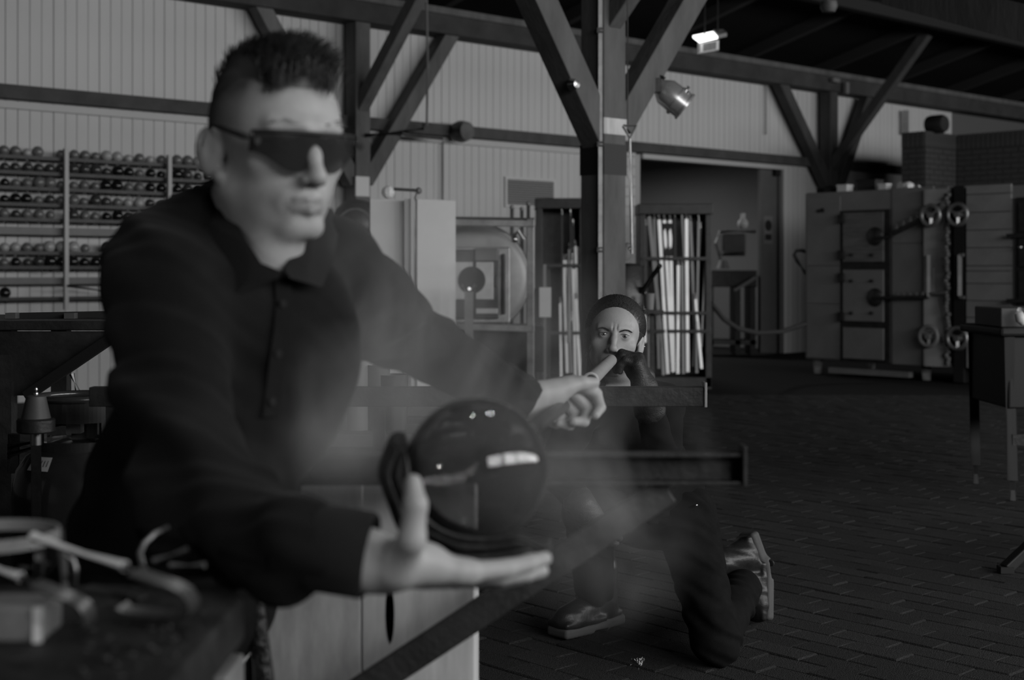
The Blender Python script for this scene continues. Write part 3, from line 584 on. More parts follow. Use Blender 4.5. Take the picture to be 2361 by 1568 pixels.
# added black block painting the gap dark, its handwheels, and the second kiln
gkp = lambda px, py, o=-.06: onplane(px, py, kp(0, o, 0), -U)
gp = empty('gap_block', kp(kl+.15, .2, 0), 'two handwheels on an added black block darkening the gap between kilns', 'frame')
ga, gb_ = kl+.05, ka(gkp(2228, 600, 0))-.02
MB().box8([kp(ga, .0, 0), kp(gb_, .0, 0), kp(gb_, .5, 0), kp(ga, .5, 0), kp(ga, .0, 2.0), kp(gb_, .0, 2.0), kp(gb_, .5, 2.0), kp(ga, .5, 2.0)]).build('upright', M['rubber'], gp, bevel=.01)
handwheel(gp, gkp(2214, 495), -U, .105, 'steel_dull'); handwheel(gp, gkp(2213, 780), -U, .105, 'steel_dull')
MB().tube([gkp(2213, 588), gkp(2213, 682)], .022, 10).build('grab_bar', M['grey'], gp, smooth=40)
MB().bar(gkp(2213, 588), gkp(2222, 588), .03, .03).bar(gkp(2213, 684), gkp(2224, 686), .03, .03).build('bar_bracket', M['steel_dull'], gp)
k2 = empty('kiln_cabinet', kp(3.0, .5, 0), 'second metal clad kiln at the right edge with plank cladding', 'kiln')
a0 = ka(gkp(2228, 600, 0)); a1 = ka(gkp(2334, 600, 0)); A2 = a0+2.1
MB().box8([kp(a0, 0, .16), kp(A2, 0, .16), kp(A2, 1.3, .16), kp(a0, 1.3, .16), kp(a0, 0, 1.98), kp(A2, 0, 1.98), kp(A2, 1.3, 1.98), kp(a0, 1.3, 1.98)]).build('body', M['alu'], k2, bevel=.015)
ysn = [425, 447, 489, 530, 571, 613, 625, 654, 694, 733, 790, 852]
for y0, y1 in zip(ysn[:-1], ysn[1:]):
    z1_, z0_ = gkp(2280, y0, -.02).z, gkp(2280, y1, -.02).z
    kbox(a0+.01, a1, -.02, 0, z0_+.004, z1_-.004).build('cladding_plank', M['alu_light'], k2, bevel=.003)
kbox(a1+.06, a1+.75, -.04, 0, gkp(2345, 720).z, gkp(2345, 455).z).build('door_recess', M['black_metal'], k2)
for y0, y1 in ((468, 535), (548, 615), (625, 700)): kbox(a1+.10, a1+.7, -.065, -.04, gkp(2350, y1).z, gkp(2350, y0).z).build('door_panel', M['dark_metal'], k2, bevel=.004)
MB().ball(gkp(2353, 570, -.09), .022, 8, 6).build('peep_glass', M['steel'], k2, smooth=180)
for y in (544, 694): MB().bar(gkp(2322, y, -.1), gkp(2375, y-2, -.1), .035, .04).build('latch_arm', M['black_metal'], k2)
for a_ in (a0+.2, A2-.2):
    for b_ in (.1, 1.15): MB().tube([kp(a_, b_, .16), kp(a_, b_, 0)], [.06, .045], 12).build('foot', M['dgrey'], k2)
# clutter on top of the kilns
for i, (a_, b_, w_, d_, h_, m_, lb) in enumerate(((.42, .15, .13, .12, .08, 'white', 'small white box on top of the first kiln, farther of two'), (.92, .15, .10, .1, .07, 'white', 'small white box on top of the first kiln, nearer of two'), (.64, .3, .24, .16, .13, 'rubber', 'black toolbox between the two white boxes on the kiln'))):
    x = empty('kiln_box', kp(a_, b_, ktop), lb, 'box')
    MB().box(kp(a_, b_, ktop+h_/2), w_, d_, h_, (N, U, Z)).build('box_body', M[m_], x, bevel=.005); MB().box(kp(a_, b_, ktop+h_-.008), w_+.01, d_+.01, .018, (N, U, Z)).build('lid', M[m_], x, bevel=.003)
def glove(c, m_, lb, s=1.0, rot=0):
    g = empty('work_glove', c, lb, 'glove'); x = V((math.cos(rot), math.sin(rot), 0)); y = V((-x.y, x.x, 0)); b = MB()
    b.tube([c-x*.11*s+Z*.03, c-x*.05*s+Z*.03, c+Z*.035, c+x*.04*s+Z*.03], [.045*s, .04*s, .045*s, .035*s], 10)
    for k in range(4): t = (k-1.5)*.022*s; b.tube([c+x*.03*s+y*t+Z*.03, c+x*.08*s+y*t*1.2+Z*.04, c+x*.11*s+y*t*1.3+Z*.025], [.012*s, .012*s, .008*s], 7)
    b.tube([c-x*.02*s+y*.03*s+Z*.03, c+x*.02*s+y*.07*s+Z*.03], [.014*s, .009*s], 7); b.build('glove_body', M[m_], g, smooth=60)
glove(kp(1.18, .2, ktop), 'white', 'pale work glove lying on top of the first kiln', 1.1, .5); glove(kp(a0+.95, .15, 1.98), 'white', 'crumpled white glove on top of the second kiln', 1.4, 2.2)
glove(kp(.2, .2, ktop), 'rubber', 'dark glove on the far corner of the first kiln', 1.3, -.7)

# ---- brick hood behind the kilns
HO = onwall(2133, 350, 2.2); B0 = V((HO.x, HO.y, 0)); Sb, Ob = S(B0), 2.2
hz0, hz1 = 1.6, at(0, 302, HO.y).z
La = abs((onplane(2078, 350, B0, U)-B0).dot(N)); Lb = S(onplane(2206, 350, B0, N))-Sb
hd = MB()
hd.ubox(Sb+.012, Sb+Lb+2.5, Ob-La, Ob-.012, 0, hz1-.01); hd.ubox(Sb+Lb+.012, Sb+Lb+2.5, Ob-.02, Ob+3.4, 0, hz1-.01)
hd = hd.build('brick_hood', M['mortar']); tag(hd, 'dark brick hood rising behind the kilns under the roof', 'hood')
BW, BH = .215, .068
bu = MB().box((0, 0, 0), BW-.012, .03, BH-.012).mesh('brick', M['brick'], (0, 0, 0)); bs = MB().box((0, 0, 0), .068-.012, .03, .20).mesh('brick', M['brick'], (0, 0, 0))
bh = MB().box((0, 0, 0), BW/2-.012, .03, BH-.012).mesh('brick', M['brick'], (0, 0, 0))
def bm_(p, along, out): return Matrix(((along.x, out.x, 0, p.x), (along.y, out.y, 0, p.y), (0, 0, 1, p.z), (0, 0, 0, 1)))
nb = 0
def face(p0, along, out, L):
    global nb
    z_ = hz1-.2-BH/2-.005; row = 0
    while z_ > at(0, 425, HO.y).z-.1:
        x = BW/2 if row % 2 else 0
        if row % 2: inst('brick', bh, hd, bm_(p0+along*(BW/4)+Z*z_-out*.012, along, out)); nb += 1
        while x+BW <= L+.02:
            inst('brick', bu, hd, bm_(p0+along*(x+BW/2)+Z*z_-out*(.010+random.random()*.006), along, out)); x += BW; nb += 1
        if L-x > BW/2-.03: inst('brick', bh, hd, bm_(p0+along*(x+BW/4)+Z*z_-out*.012, along, out)); nb += 1
        z_ -= BH; row += 1
    x = .034
    while x < L: inst('brick', bs, hd, bm_(p0+along*x+Z*(hz1-.1)-out*.008, along, out)); x += .068; nb += 1
P0 = W(Sb, Ob, 0)
face(P0-N*La, N, -U, La); face(P0, U, N, Lb); face(W(Sb+Lb, Ob, 0), N, -U, 1.75)
b = MB(); q = W(Sb+.25, Ob-.1, hz1); b.lathe(q+Z*.1, (.6, -.7, 0), [(0, 0), (.11, 0), (.12, .05), (.12, .2), (.1, .24), (0, .24)], 18).tube([q, q+Z*.12], .03, 8); tag(b.build('hood_fan', M['rubber'], smooth=40), 'black round fan standing on the brick hood', 'fan')

# ---- hose, hook hose, trestle and clutter in the back room
tag(MB().tube([at(1622, 672, 14.4), at(1640, 700, 14.5), at(1668, 735, 14.7), at(1700, 757, 14.9), at(1745, 768, 15.2), at(1800, 765, 15.4), at(1856, 747, 15.6)], .026, 10).build('rubber_hose', M['hose'], smooth=60), 'long dark hose hanging between pipe rack and kiln', 'hose')
tag(MB().tube([at(1858, 632, 15.9), at(1838, 602, 15.9), at(1831, 588, 15.9), at(1836, 578, 15.9), at(1850, 578, 15.9), at(1862, 582, 15.9)], .02, 10).build('hooked_hose', M['rubber'], smooth=60), 'looped black hose end on the near side of the kiln', 'hose')
wt = empty('workbench', V((at(1690, 700, 19.5).x, 19.5, 0)), 'dark workbench in the back room seen through the doorway', 'bench')
zt_ = at(0, 622, 19.0).z; xl, xr = at(1632, 0, 19.0).x, at(1746, 0, 19.0).x
MB().box(V(((xl+xr)/2, 19.3, zt_-.12)), xr-xl, .6, .22).build('bench_top', M['black_metal'], wt, bevel=.01)
for x in (xl+.05, (xl+xr)/2+.08, xr-.05): MB().box(V((x, 19.3, (zt_-.2)/2)), .07, .5, zt_-.22).build('leg', M['black_metal'], wt)
MB().box(V(((xl+xr)/2, 19.3, .18)), xr-xl, .5, .06).build('lower_shelf', M['dgrey'], wt); MB().bar(at(1692, 670, 18.95), at(1742, 640, 18.95), .06, .04).build('brace', M['grey'], wt)
mv = empty('bench_vise', at(1690, 620, 19.2), 'grey machine with a frame standing on the workbench in the back room', 'machine')
MB().box(at(1690, 565, 19.3), .32, .2, .3).build('machine_body', M['dgrey'], mv, bevel=.02)
MB().tube([at(1660, 533, 19.2), at(1742, 533, 19.2)], .03, 8).tube([at(1660, 533, 19.2), at(1650, 560, 19.2), at(1662, 600, 19.2)], .025, 8).build('frame_tube', M['grey'], mv, smooth=50)
MB().tube([at(1667, 583, 19.1), at(1714, 583, 19.1)], .022, 8).build('spindle', M['steel_dull'], mv, smooth=40)
MB().lathe(at(1667, 619, 19.1), Z, [(.0, 0), (.09, 0), (.05, .11), (0, .12)], 16).build('pale_cone', M['grey'], mv, smooth=50)
jg = at(1713, 532, 19.1); tag(MB().lathe(jg+Z*.03, Z, [(0, 0), (.045, 0), (.07, .03), (.075, .08), (.05, .12), (.03, .14), (.035, .2), (0, .21)], 18).build('glass_jug', M['pale_trim'], smooth=50), 'pale rounded jug on the machine in the back room', 'jug')

# ---- dark table with a box at the right edge, and a tripod foot
rt = empty('side_table', V((at(2345, 800, 7.0).x, 7.2, 0)), 'dark steel side table cut by the right picture edge', 'table')
tz = at(0, 756, 7.0).z; xl = at(2303, 0, 7.0).x
MB().box(V((xl+.4, 7.3, tz-.02)), .8, .65, .045).build('tabletop', M['rubber'], rt, bevel=.015)
MB().box(V((xl+.42, 7.3, tz-.22)), .74, .58, .36).build('drawer_box', M['rubber'], rt, bevel=.01)
for x in (xl+.06, xl+.74):
    for y in (7.02, 7.58): MB().tube([V((x, y, tz-.04)), V((x+.015, y, .10))], .026, 10).tube([V((x+.015, y, .10)), V((x+.017, y, 0))], .014, 8).build('leg', M['rubber'], rt, smooth=40)
MB().bar(V((xl+.07, 7.02, .30)), V((xl+.74, 7.02, .30)), .03, .055).build('stretcher', M['black_metal'], rt)
bx_ = empty('dark_box', V((xl+.2, 7.2, tz)), 'dark flat box with a white cloth on the side table', 'box')
MB().box(V((xl+.26, 7.2, tz+.05)), .5, .4, .095).build('box_body', M['dgrey'], bx_, bevel=.006); b = MB(); rr = random.Random(2)
b.tube([at(2352, 712, 6.95), at(2350, 725, 6.93), at(2354, 738, 6.93), at(2360, 748, 6.93)], [.012, .022, .025, .012], 8); tag(b.build('cloth', M['white'], bx_, smooth=60), 'white cloth hanging over the box')
tr = empty('tripod_foot', V((at(2330, 1320, 5.36).x, 5.36, 0)), 'dark stand foot reaching in from the right edge', 'stand')
f0 = at(2318, 1322, 5.34); f0.z = .012; MB().bar(f0, V((f0.x+.42, f0.y+.12, .34)), .045, .04).build('leg', M['rubber'], tr, bevel=.006); MB().tube([V((f0.x+.42, f0.y+.12, .02)), V((f0.x+.42, f0.y+.12, 1.0))], .02, 8).build('pole', M['rubber'], tr); MB().box(f0, .05, .05, .024).build('foot_pad', M['rubber'], tr)
MB().bar(V((f0.x+.42, f0.y+.12, .34)), V((f0.x+.8, f0.y-.15, .012)), .045, .04).bar(V((f0.x+.42, f0.y+.12, .34)), V((f0.x+.6, f0.y+.6, .012)), .045, .04).build('legs_behind', M['rubber'], tr)
# ================================================================ GLASSBLOWER'S BENCH AND THE THINGS AROUND IT
RT = .870; DF, DB = 2.03, 3.19
xf0, xf1 = -.37, at(1712, 0, DF).x; xb0, xb1 = -.95, at(1624, 0, DB).x
bn = empty('glass_bench', V((.05, 2.6, 0)), "glassblower's black steel bench with two long parallel arm rails", 'bench')
def channel(x0, x1, y, h, d, nm):      # C-section, open side towards us
    b = MB(); t = .006
    b.box(V(((x0+x1)/2, y+d-t/2, RT-h/2)), x1-x0, t, h)
    b.box(V(((x0+x1)/2, y+d/2, RT-t/2)), x1-x0, d, t); b.box(V(((x0+x1)/2, y+d/2, RT-h+t/2)), x1-x0, d, t)
    o = b.build(nm, M['black_metal'], bn, bevel=.0015); return o
fr = channel(xf0, xf1, DF, .046, .035, 'front_rail')
MB().box(V((xf1+.003, DF+.017, RT-.018)), .006, .045, .058).build('end_stop', M['black_metal'], fr, bevel=.001)
br = MB().box(V(((xb0+xb1)/2, DB+.02, RT-.022)), xb1-xb0, .035, .044).build('back_rail', M['black_metal'], bn, bevel=.002)
MB().box(V((xb1+.003, DB+.02, RT-.017)), .006, .045, .056).build('end_stop', M['steel_dull'], br, bevel=.001)
MB().bar(at(1540, 1128, DF+.03), at(705, 1676, DF-.02), .042, .012, up=V((0, 1, 0))).build('brace', M['black_metal'], bn, bevel=.002)
q0, q1 = at(576, 1320, 1.93), at(640, 1780, 1.93)
MB().tube([V((q0.x, q0.y, RT-.05)), q0, q1, V((q1.x+.02, q1.y, 0))], .0135, 10).build('leg', mat('scaly black bar', .03, .35, metal=.5, var=.8, vscale=60, bump=.8, bscale=90), bn, smooth=50)
tag(MB().ball(at(615, 1342, 1.92), .006, 10, 8).build('bolt', M['steel'], bn, smooth=180), 'shiny round bolt head')
for x in (-.28, .02): MB().box(V((at(873, 0, DB).x if x < 0 else xb0+.05, DB+.02, (RT-.044)/2)), .026, .03, RT-.044).build('leg', M['black_metal'], bn)
MB().box(V((xb0+.05, 2.62, .40)), .03, 1.16, .03).build('crossbar', M['black_metal'], bn); MB().box(V((-.30, 2.62, .40)), .03, 1.1, .03).build('crossbar', M['black_metal'], bn)
MB().box(V((-.62, 2.02, .575)), .46, .42, .04).build('seat_plank', M['ply_dark'], bn, bevel=.006)
for x, y in ((-.82, 1.86), (-.42, 2.2), (-.82, 2.2)): MB().box(V((x, y, .2775)), .03, .03, .555).build('leg', M['black_metal'], bn)
# plywood box with a hand hole
PX0, PX1, PY = at(588, 0, 2.16).x, at(1092, 0, 2.16).x, 2.16
pb = empty('plywood_box', V(((PX0+PX1)/2, 2.3, 0)), 'tall light plywood box with an oval hand hole under the bench arm', 'box')
zt_ = at(0, 1112, 2.16).z; xm = at(835, 0, 2.16).x; hx, hz, hw, hh = at(898, 0, 2.16).x, at(0, 1418, 2.16).z, .0075, .045
MB().box(V(((PX0+xm)/2-.001, PY+.008, zt_/2)), xm-PX0-.002, .016, zt_).build('front_board', M['ply_dark'], pb, bevel=.0015)
b = MB(); n = 28      # right board with a real oval hole
ring = [V((hx+hw*math.cos(2*math.pi*k/n)*1.0, PY, hz+hh*math.sin(2*math.pi*k/n))) for k in range(n)]
def edge_pt(t):
    c_, s_ = math.cos(t), math.sin(t); X0, X1 = xm+.001, PX1; k = []
    if abs(c_) > 1e-6: k.append(((X1 if c_ > 0 else X0)-hx)/c_)
    if abs(s_) > 1e-6: k.append(((zt_ if s_ > 0 else 0)-hz)/s_)
    r = min(x for x in k if x > 0); return V((hx+c_*r, PY, hz+s_*r))
angs = sorted(set([2*math.pi*k/n for k in range(n)]+[math.atan2(z_-hz, x_-hx) % (2*math.pi) for x_ in (xm+.001, PX1) for z_ in (0, zt_)]))
inn = [V((hx+hw*math.cos(t), PY, hz+hh*math.sin(t))) for t in angs]; out = [edge_pt(t) for t in angs]; m_ = len(angs); dv = V((0, .016, 0))
b.add(inn+out+[p+dv for p in inn]+[p+dv for p in out], [f for k in range(m_) for j in [(k+1) % m_] for f in ((k, j, m_+j, m_+k), (2*m_+k, 3*m_+k, 3*m_+j, 2*m_+j), (k, 2*m_+k, 2*m_+j, j), (m_+k, m_+j, 3*m_+j, 3*m_+k))])
b.build('front_board', M['ply'], pb)
MB().box(V((hx, PY+.06, hz)), .06, .02, .2).build('hole_shade', M['hole'], pb)  # dark sheet close behind the hand hole paints its inside as shade
for x in (PX0+.008, PX1-.008): MB().box(V((x, PY+.17, zt_/2)), .016, .305, zt_).build('side_board', M['ply'], pb, bevel=.0015)
MB().box(V(((PX0+PX1)/2, PY+.325, zt_/2)), PX1-PX0, .016, zt_).build('back_board', M['ply_dark'], pb); MB().box(V(((PX0+PX1)/2, PY+.17, zt_-.15)), PX1-PX0-.033, .30, .012).build('inner_shelf', M['ply_dark'], pb)
# things between the rails and the furnace
wp = empty('wooden_paddle', V((at(764, 0, 4.3).x, 4.3, .72)), 'pale wooden paddle standing upright behind the back rail', 'tool')
MB().tube([at(768, 738, 4.3), at(766, 864, 4.3)], [.022, .027], 14).build('blade', M['ply'], wp, smooth=40); MB().tube([at(764, 864, 4.3), at(762, 985, 4.3)], .009, 8).build('stem', M['ply_dark'], wp, smooth=40)
wt_ = empty('tool_stand', V((at(760, 0, 4.4).x, 4.4, 0)), 'dark stand with tool cups behind the back rail', 'stand')
z_ = at(0, 990, 4.4).z; xs = at(800, 0, 4.4).x; MB().box(V((xs, 4.42, z_-.02)), .46, .3, .04).build('stand_top', M['dgrey'], wt_, bevel=.004)
for x in (xs-.2, xs+.2):
    for y in (4.3, 4.54): MB().box(V((x, y, (z_-.04)/2)), .03, .03, z_-.04).build('leg', M['black_metal'], wt_)
for px, r_, h_, m_ in ((800, .03, .20, 'dgrey'), (826, .045, .26, 'grey'), (870, .04, .20, 'dgrey'), (905, .05, .17, 'dark_metal')):
    q = V((at(px, 0, 4.4).x, 4.4, z_)); MB().lathe(q, Z, [(0, 0), (r_*.9, 0), (r_, h_), (r_*.9, h_), (r_*.8, .01), (0, .01)], 18).build('tool_cup', M[m_], wt_, smooth=50)
bk = at(845, 818, 4.35); MB().tube([V((bk.x-.02, 4.4, z_+.02)), V((bk.x-.02, 4.37, bk.z))], .006, 6).bar(bk+V((-.042, 0, 0)), bk+V((.042, 0, -.002)), .02, .014).build('white_brush', M['white'], wt_)
ws = empty('white_sheet', V((at(680, 0, 3.7).x, 3.72, 0)), 'bent white sheet standing under the back rail beside the man', 'sheet')
a = [at(672, 948, 3.7), at(661, 975, 3.68), at(655, 1010, 3.66), at(653, 1034, 3.66), at(679, 1034, 3.66), at(681, 962, 3.68), at(710, 955, 3.75), at(709, 945, 3.75)]
MB().prism(a, V((0, .02, 0))).build('bent_sheet', M['white'], ws); q = at(695, 1000, 3.78); MB().box(q, .045, .01, .12).build('backing', M['pale_trim'], ws)
MB().box(V((q.x-.02, 3.72, at(0, 1034, 3.66).z/2)), .12, .12, at(0, 1034, 3.66).z).build('support', M['dgrey'], ws)
bl = empty('water_tub', V((at(1000, 0, 5.2).x, 5.2, 0)), 'dark tub on legs behind the back rail below the folded screen', 'tub')
MB().box(V((at(985, 0, 5.2).x, 5.2, .48)), .5, .4, .28).build('tub_body', M['dark_metal'], bl, bevel=.015)
for x in (-.2, .2):
    for y in (-.15, .15): MB().box(V((at(985, 0, 5.2).x+x, 5.2+y, .17)), .03, .03, .34).build('leg', M['black_metal'], bl)

# ---- marver table, gas bottle and burner on the left
mt = empty('marver_table', V((-1.25, 4.2, 0)), 'dark steel marver table with a sloping hopper plate and raking bar', 'table')
z1_, z0_ = at(0, 740, 4.0).z, at(0, 762, 4.0).z; xr = at(330, 0, 4.0).x; xl = -2.1
MB().box(V(((xl+xr)/2, 4.3, (z0_+z1_)/2)), xr-xl, .62, z1_-z0_).build('top_slab', M['black_metal'], mt, bevel=.004)
P_ = [at(-250, 764, 4.0), at(300, 764, 4.0), at(238, 800, 4.02), at(78, 912, 4.1), at(-250, 912, 4.1)]
MB().prism(P_, V((0, .015, .0))).build('hopper_plate', mat('scratched dusty steel plate', .045, .42, metal=.45, var=.7, vscale=5, bump=.15), mt)
MB().bar(at(262, 776, 3.98), at(62, 912, 4.06), .03, .034, up=V((0, 1, 0))).build('raking_bar', M['rubber'], mt, bevel=.003)
MB().tube([at(166, 862, 4.2), at(180, 905, 4.2)], .009, 8).build('stay', M['steel_dull'], mt, smooth=40)
for x, y in ((at(10, 0, 4.05).x, 4.06), (xl+.1, 4.06), (at(10, 0, 4.05).x, 4.56), (xl+.1, 4.56)): MB().box(V((x, y, (z0_-.0)/2)), .05, .05, z0_).build('leg', M['black_metal'], mt)
for y in (722, 735): pass
MB().bar(at(22, 729, 4.25), at(330, 723, 4.25), .03, .019).build('back_bar', M['rubber'], mt)
for px in (29, 164): q = at(px, 733, 4.22); MB().box(q, .03, .04, .03).build('bar_bracket', M['dgrey'], mt)
for a, b_ in (((20, 1030), (118, 1012)), ((20, 1050), (120, 1018))): MB().tube([at(*a, 3.75), at(*b_, 3.75)], .010, 8).build('tie_rod', M['black_metal'], mt, smooth=40)
MB().tube([at(32, 1000, 3.75), at(30, 1090, 3.75)], .016, 8).build('tie_post', M['black_metal'], mt, smooth=40)
GB = V((at(182, 0, 3.42).x, 3.42, 0)); zb = lambda y: at(0, y, 3.30).z
gb = empty('gas_bottle', GB, 'dark glossy gas bottle with a carrying collar behind the man', 'gas bottle')
R_ = .155; zs = zb(1130)
b = MB(); b.lathe(GB, Z, [(0, .02), (.11, .02), (.14, .03), (R_, .07), (R_, zs-.03), (R_*.985, zs), (R_*.93, zs+.035), (R_*.78, zs+.07), (R_*.5, zs+.095), (.04, zs+.105), (0, zs+.105)], 48); b.build('shell', M['gas_bottle'], gb, smooth=60)
MB().lathe(GB, Z, [(.12, .0), (.125, 0), (.125, .05), (.12, .05)], 36, closed=True).build('foot_ring', M['gas_bottle'], gb)
zc0, zc1 = zs+.06, zb(926); RC = .098
b = MB(); nn = 60       # collar: ring with windows
def cpt(t, z_, r): return GB+V((math.cos(t)*r, math.sin(t)*r, z_))
for k in range(nn):
    t0, t1 = 2*math.pi*k/nn, 2*math.pi*(k+1)/nn; ph = ((k+7) % 20)
    spans = [(zc0, zc1)] if ph < 6 else [(zc0, zc0+.045), (zc1-.055, zc1)]
    for a_, b__ in spans: b.box8([cpt(t0, a_, RC), cpt(t1, a_, RC), cpt(t1, a_, RC-.008), cpt(t0, a_, RC-.008), cpt(t0, b__, RC), cpt(t1, b__, RC), cpt(t1, b__, RC-.008), cpt(t0, b__, RC-.008)])
b.build('collar', M['gas_bottle'], gb); MB().torus(GB+Z*zc1, Z, RC-.002, .009, 48, 8).build('collar_rim', M['gas_bottle'], gb, smooth=60)
MB().tube([GB+Z*(zs+.1), GB+Z*(zs+.17)], .018, 12).tube([GB+V((-.07, -.03, zs+.14)), GB+V((.0, 0, zs+.14))], .009, 8).box(GB+V((.0, -.03, zs+.145)), .034, .03, .045).build('valve', M['steel_dull'], gb, smooth=40)
# pale band with worn, unreadable stamped characters on the shoulder
lb = MB(); tx = MB()
for k in range(14):
    t0, t1 = 4.05+k*.032, 4.05+(k+1)*.032; z_, z2 = zs+.045, zs+.075; r0, r1 = R_*.90, R_*.76
    lb.add([cpt(t0, z_, r0+.002), cpt(t1, z_, r0+.002), cpt(t1, z2, r1+.002), cpt(t0, z2, r1+.002)], [(0, 1, 2, 3)])
    if k % 2 == 0: tx.add([cpt(t0, z_+.010, r0-.004), cpt(t0+.014, z_+.010, r0-.004), cpt(t0+.014, z2-.007, r1+.008), cpt(t0, z2-.007, r1+.008)], [(0, 1, 2, 3)])
lo = lb.build('label_band', M['pale_trim'], gb); tag(lo, 'pale worn label band'); tx.build('worn_print', M['dgrey'], lo)
# burner head
bq = at(83, 960, 3.25); bu_ = empty('burner_head', V((bq.x, bq.y, at(0, 1025, 3.25).z)), 'dark conical burner head with a shiny nipple beside the gas bottle', 'burner')
k_ = 3.25/F
MB().lathe(bq, Z, [(0, -4*k_), (33*k_, -4*k_), (22*k_, 46*k_), (16*k_, 49*k_), (0, 49*k_)], 30).build('cone', M['dgrey'], bu_, smooth=40)
MB().lathe(bq, Z, [(0, -37*k_), (40*k_, -37*k_), (43*k_, -34*k_), (43*k_, -8*k_), (38*k_, -4*k_), (0, -4*k_)], 36).build('disc', M['black_metal'], bu_, smooth=35)
MB().lathe(bq, Z, [(0, -66*k_), (13*k_, -66*k_), (13*k_, -37*k_), (0, -37*k_)], 20).build('stub_pipe', M['steel'], bu_, smooth=40)
MB().lathe(bq, Z, [(0, 49*k_), (5*k_, 49*k_), (6*k_, 54*k_), (3*k_, 57*k_), (4.5*k_, 62*k_), (2*k_, 67*k_), (0, 67*k_)], 14).build('grease_nipple', M['steel'], bu_, smooth=60)
MB().tube([V((bq.x, bq.y, bq.z-66*k_)), V((bq.x, bq.y+.02, 0))], .012, 10).build('stand_pipe', M['black_metal'], bu_, smooth=40)

# ---- tool table in the foreground
TZ = .80
tt = empty('tool_table', V((-.6, 1.25, 0)), 'dark worn tool table in the left foreground', 'table')
xr0 = -.272
MB().prism([V((-1.05, .72, TZ)), V((xr0-.004, .72, TZ)), V((xr0, 1.44, TZ)), V((xr0-.03, 1.50, TZ)), V((-1.05, 1.50, TZ))], V((0, 0, -.045))).build('tabletop', mat('sooty pitted tabletop', .014, .6, spec=.25, var=.9, vscale=16, bump=.5, bscale=40), tt, bevel=.004)
for x, y in ((xr0-.06, .78), (xr0-.06, 1.40), (-.98, .78), (-.98, 1.40)): MB().box(V((x, y, (TZ-.045)/2)), .04, .04, TZ-.045).build('leg', M['black_metal'], tt)
MB().box(V((-.66, .80, TZ-.085)), .66, .02, .08).box(V((xr0-.05, 1.09, TZ-.085)), .02, .58, .08).build('apron', M['black_metal'], tt)
def strip(pts, wv, th):      # flat spring strip along pts, width vector wv
    b = MB(); n = len(pts); wv = V(wv); vs = []
    for i, p in enumerate(pts):
        d = (V(pts[min(i+1, n-1)])-V(pts[max(i-1, 0)])).normalized(); nn_ = d.cross(wv).normalized()*th/2; p = V(p)
        vs += [p-wv/2-nn_, p+wv/2-nn_, p+wv/2+nn_, p-wv/2+nn_]
    fs = [(i*4+k, i*4+(k+1) % 4, i*4+4+(k+1) % 4, i*4+4+k) for i in range(n-1) for k in range(4)]+[(3, 2, 1, 0), (n*4-4, n*4-3, n*4-2, n*4-1)]
    b.add(vs, fs); return b
def onz(px, py, z_): r = V(((px-CXP)/F, 1, -(py-HOR)/F)); t = (z_-CAMZ)/r.z; return V((0, 0, CAMZ))+r*t
polished = mat('polished tool steel', .75, .36, metal=.35, spec=.8); spring = mat('dark spring steel', .07, .4, metal=.45, spec=.7)
def jacks(pts_handle, pts_strip, r, label, bw):
    o = empty('jacks', V((pts_strip[-1].x, pts_strip[-1].y, TZ)), label, 'tool', 'glassblowing jacks on the tool table')
    MB().tube(pts_handle, r, 14).ball(pts_handle[0], r*1.05, 12, 8).build('handle', polished, o, smooth=50)
    MB().tube([pts_handle[-1], pts_strip[0]], [r*.8, r*.4], 10).build('ferrule', M['dark_metal'], o, smooth=40)
    strip(pts_strip, bw, .0028).build('spring_strip', spring, o, smooth=35)
jacks([onz(78, 1238, TZ+.075), onz(288, 1306, TZ+.062)], [onz(308, 1318, TZ+.06), onz(360, 1336, TZ+.055), onz(405, 1350, TZ+.05), onz(428, 1362, TZ+.045), onz(443, 1382, TZ+.035), onz(446, 1402, TZ+.024), onz(438, 1416, TZ+.014), onz(405, 1420, TZ+.010), onz(340, 1413, TZ+.010), onz(292, 1407, TZ+.012), onz(280, 1396, TZ+.016)], .0050, 'long polished steel jacks nearest the man on the tool table', (.007, .016, .003))
jacks([onz(-60, 1290, TZ+.06), onz(48, 1331, TZ+.05)], [onz(80, 1345, TZ+.048), onz(130, 1366, TZ+.042), onz(170, 1380, TZ+.036), onz(192, 1393, TZ+.030), onz(205, 1415, TZ+.020), onz(206, 1436, TZ+.010), onz(190, 1448, TZ+.004)], .0048, 'second steel jacks at the left edge, half out of the picture', (.007, .015, .003))
cn = empty('steel_block', onz(20, 1484, TZ), 'bright square steel block at the left edge of the tool table', 'block')
a, b_ = onz(95, 1482, TZ), onz(-60, 1482, TZ); hgt = .031
MB().box(V(((a.x+b_.x)/2, a.y+.03, TZ+hgt/2)), a.x-b_.x, .06, hgt).build('block_body', mat('bright block steel', .2, .4, metal=.3, var=.2, vscale=30), cn, bevel=.003)
MB().tube([V((a.x-.003, a.y-.001, TZ+.001)), V((a.x-.003, a.y-.001, TZ+hgt))], .0045, 12).build('corner_highlight', polished, cn, smooth=50)  # brighter rod paints the highlight down the block's edge
bs_ = empty('ring_stand', onz(-20, 1300, TZ), 'grey metal ring stand with a flat band at the far left of the tool table', 'stand')
bc = at(-20, 1222, 1.43); b = MB(); b.lathe(V((bc.x, bc.y, TZ)), Z, [(.0635, bc.z-TZ-.012), (.0665, bc.z-TZ-.012), (.0665, bc.z-TZ), (.0635, bc.z-TZ)], 48, closed=True); b.build('band', M['grey'], bs_, smooth=40)
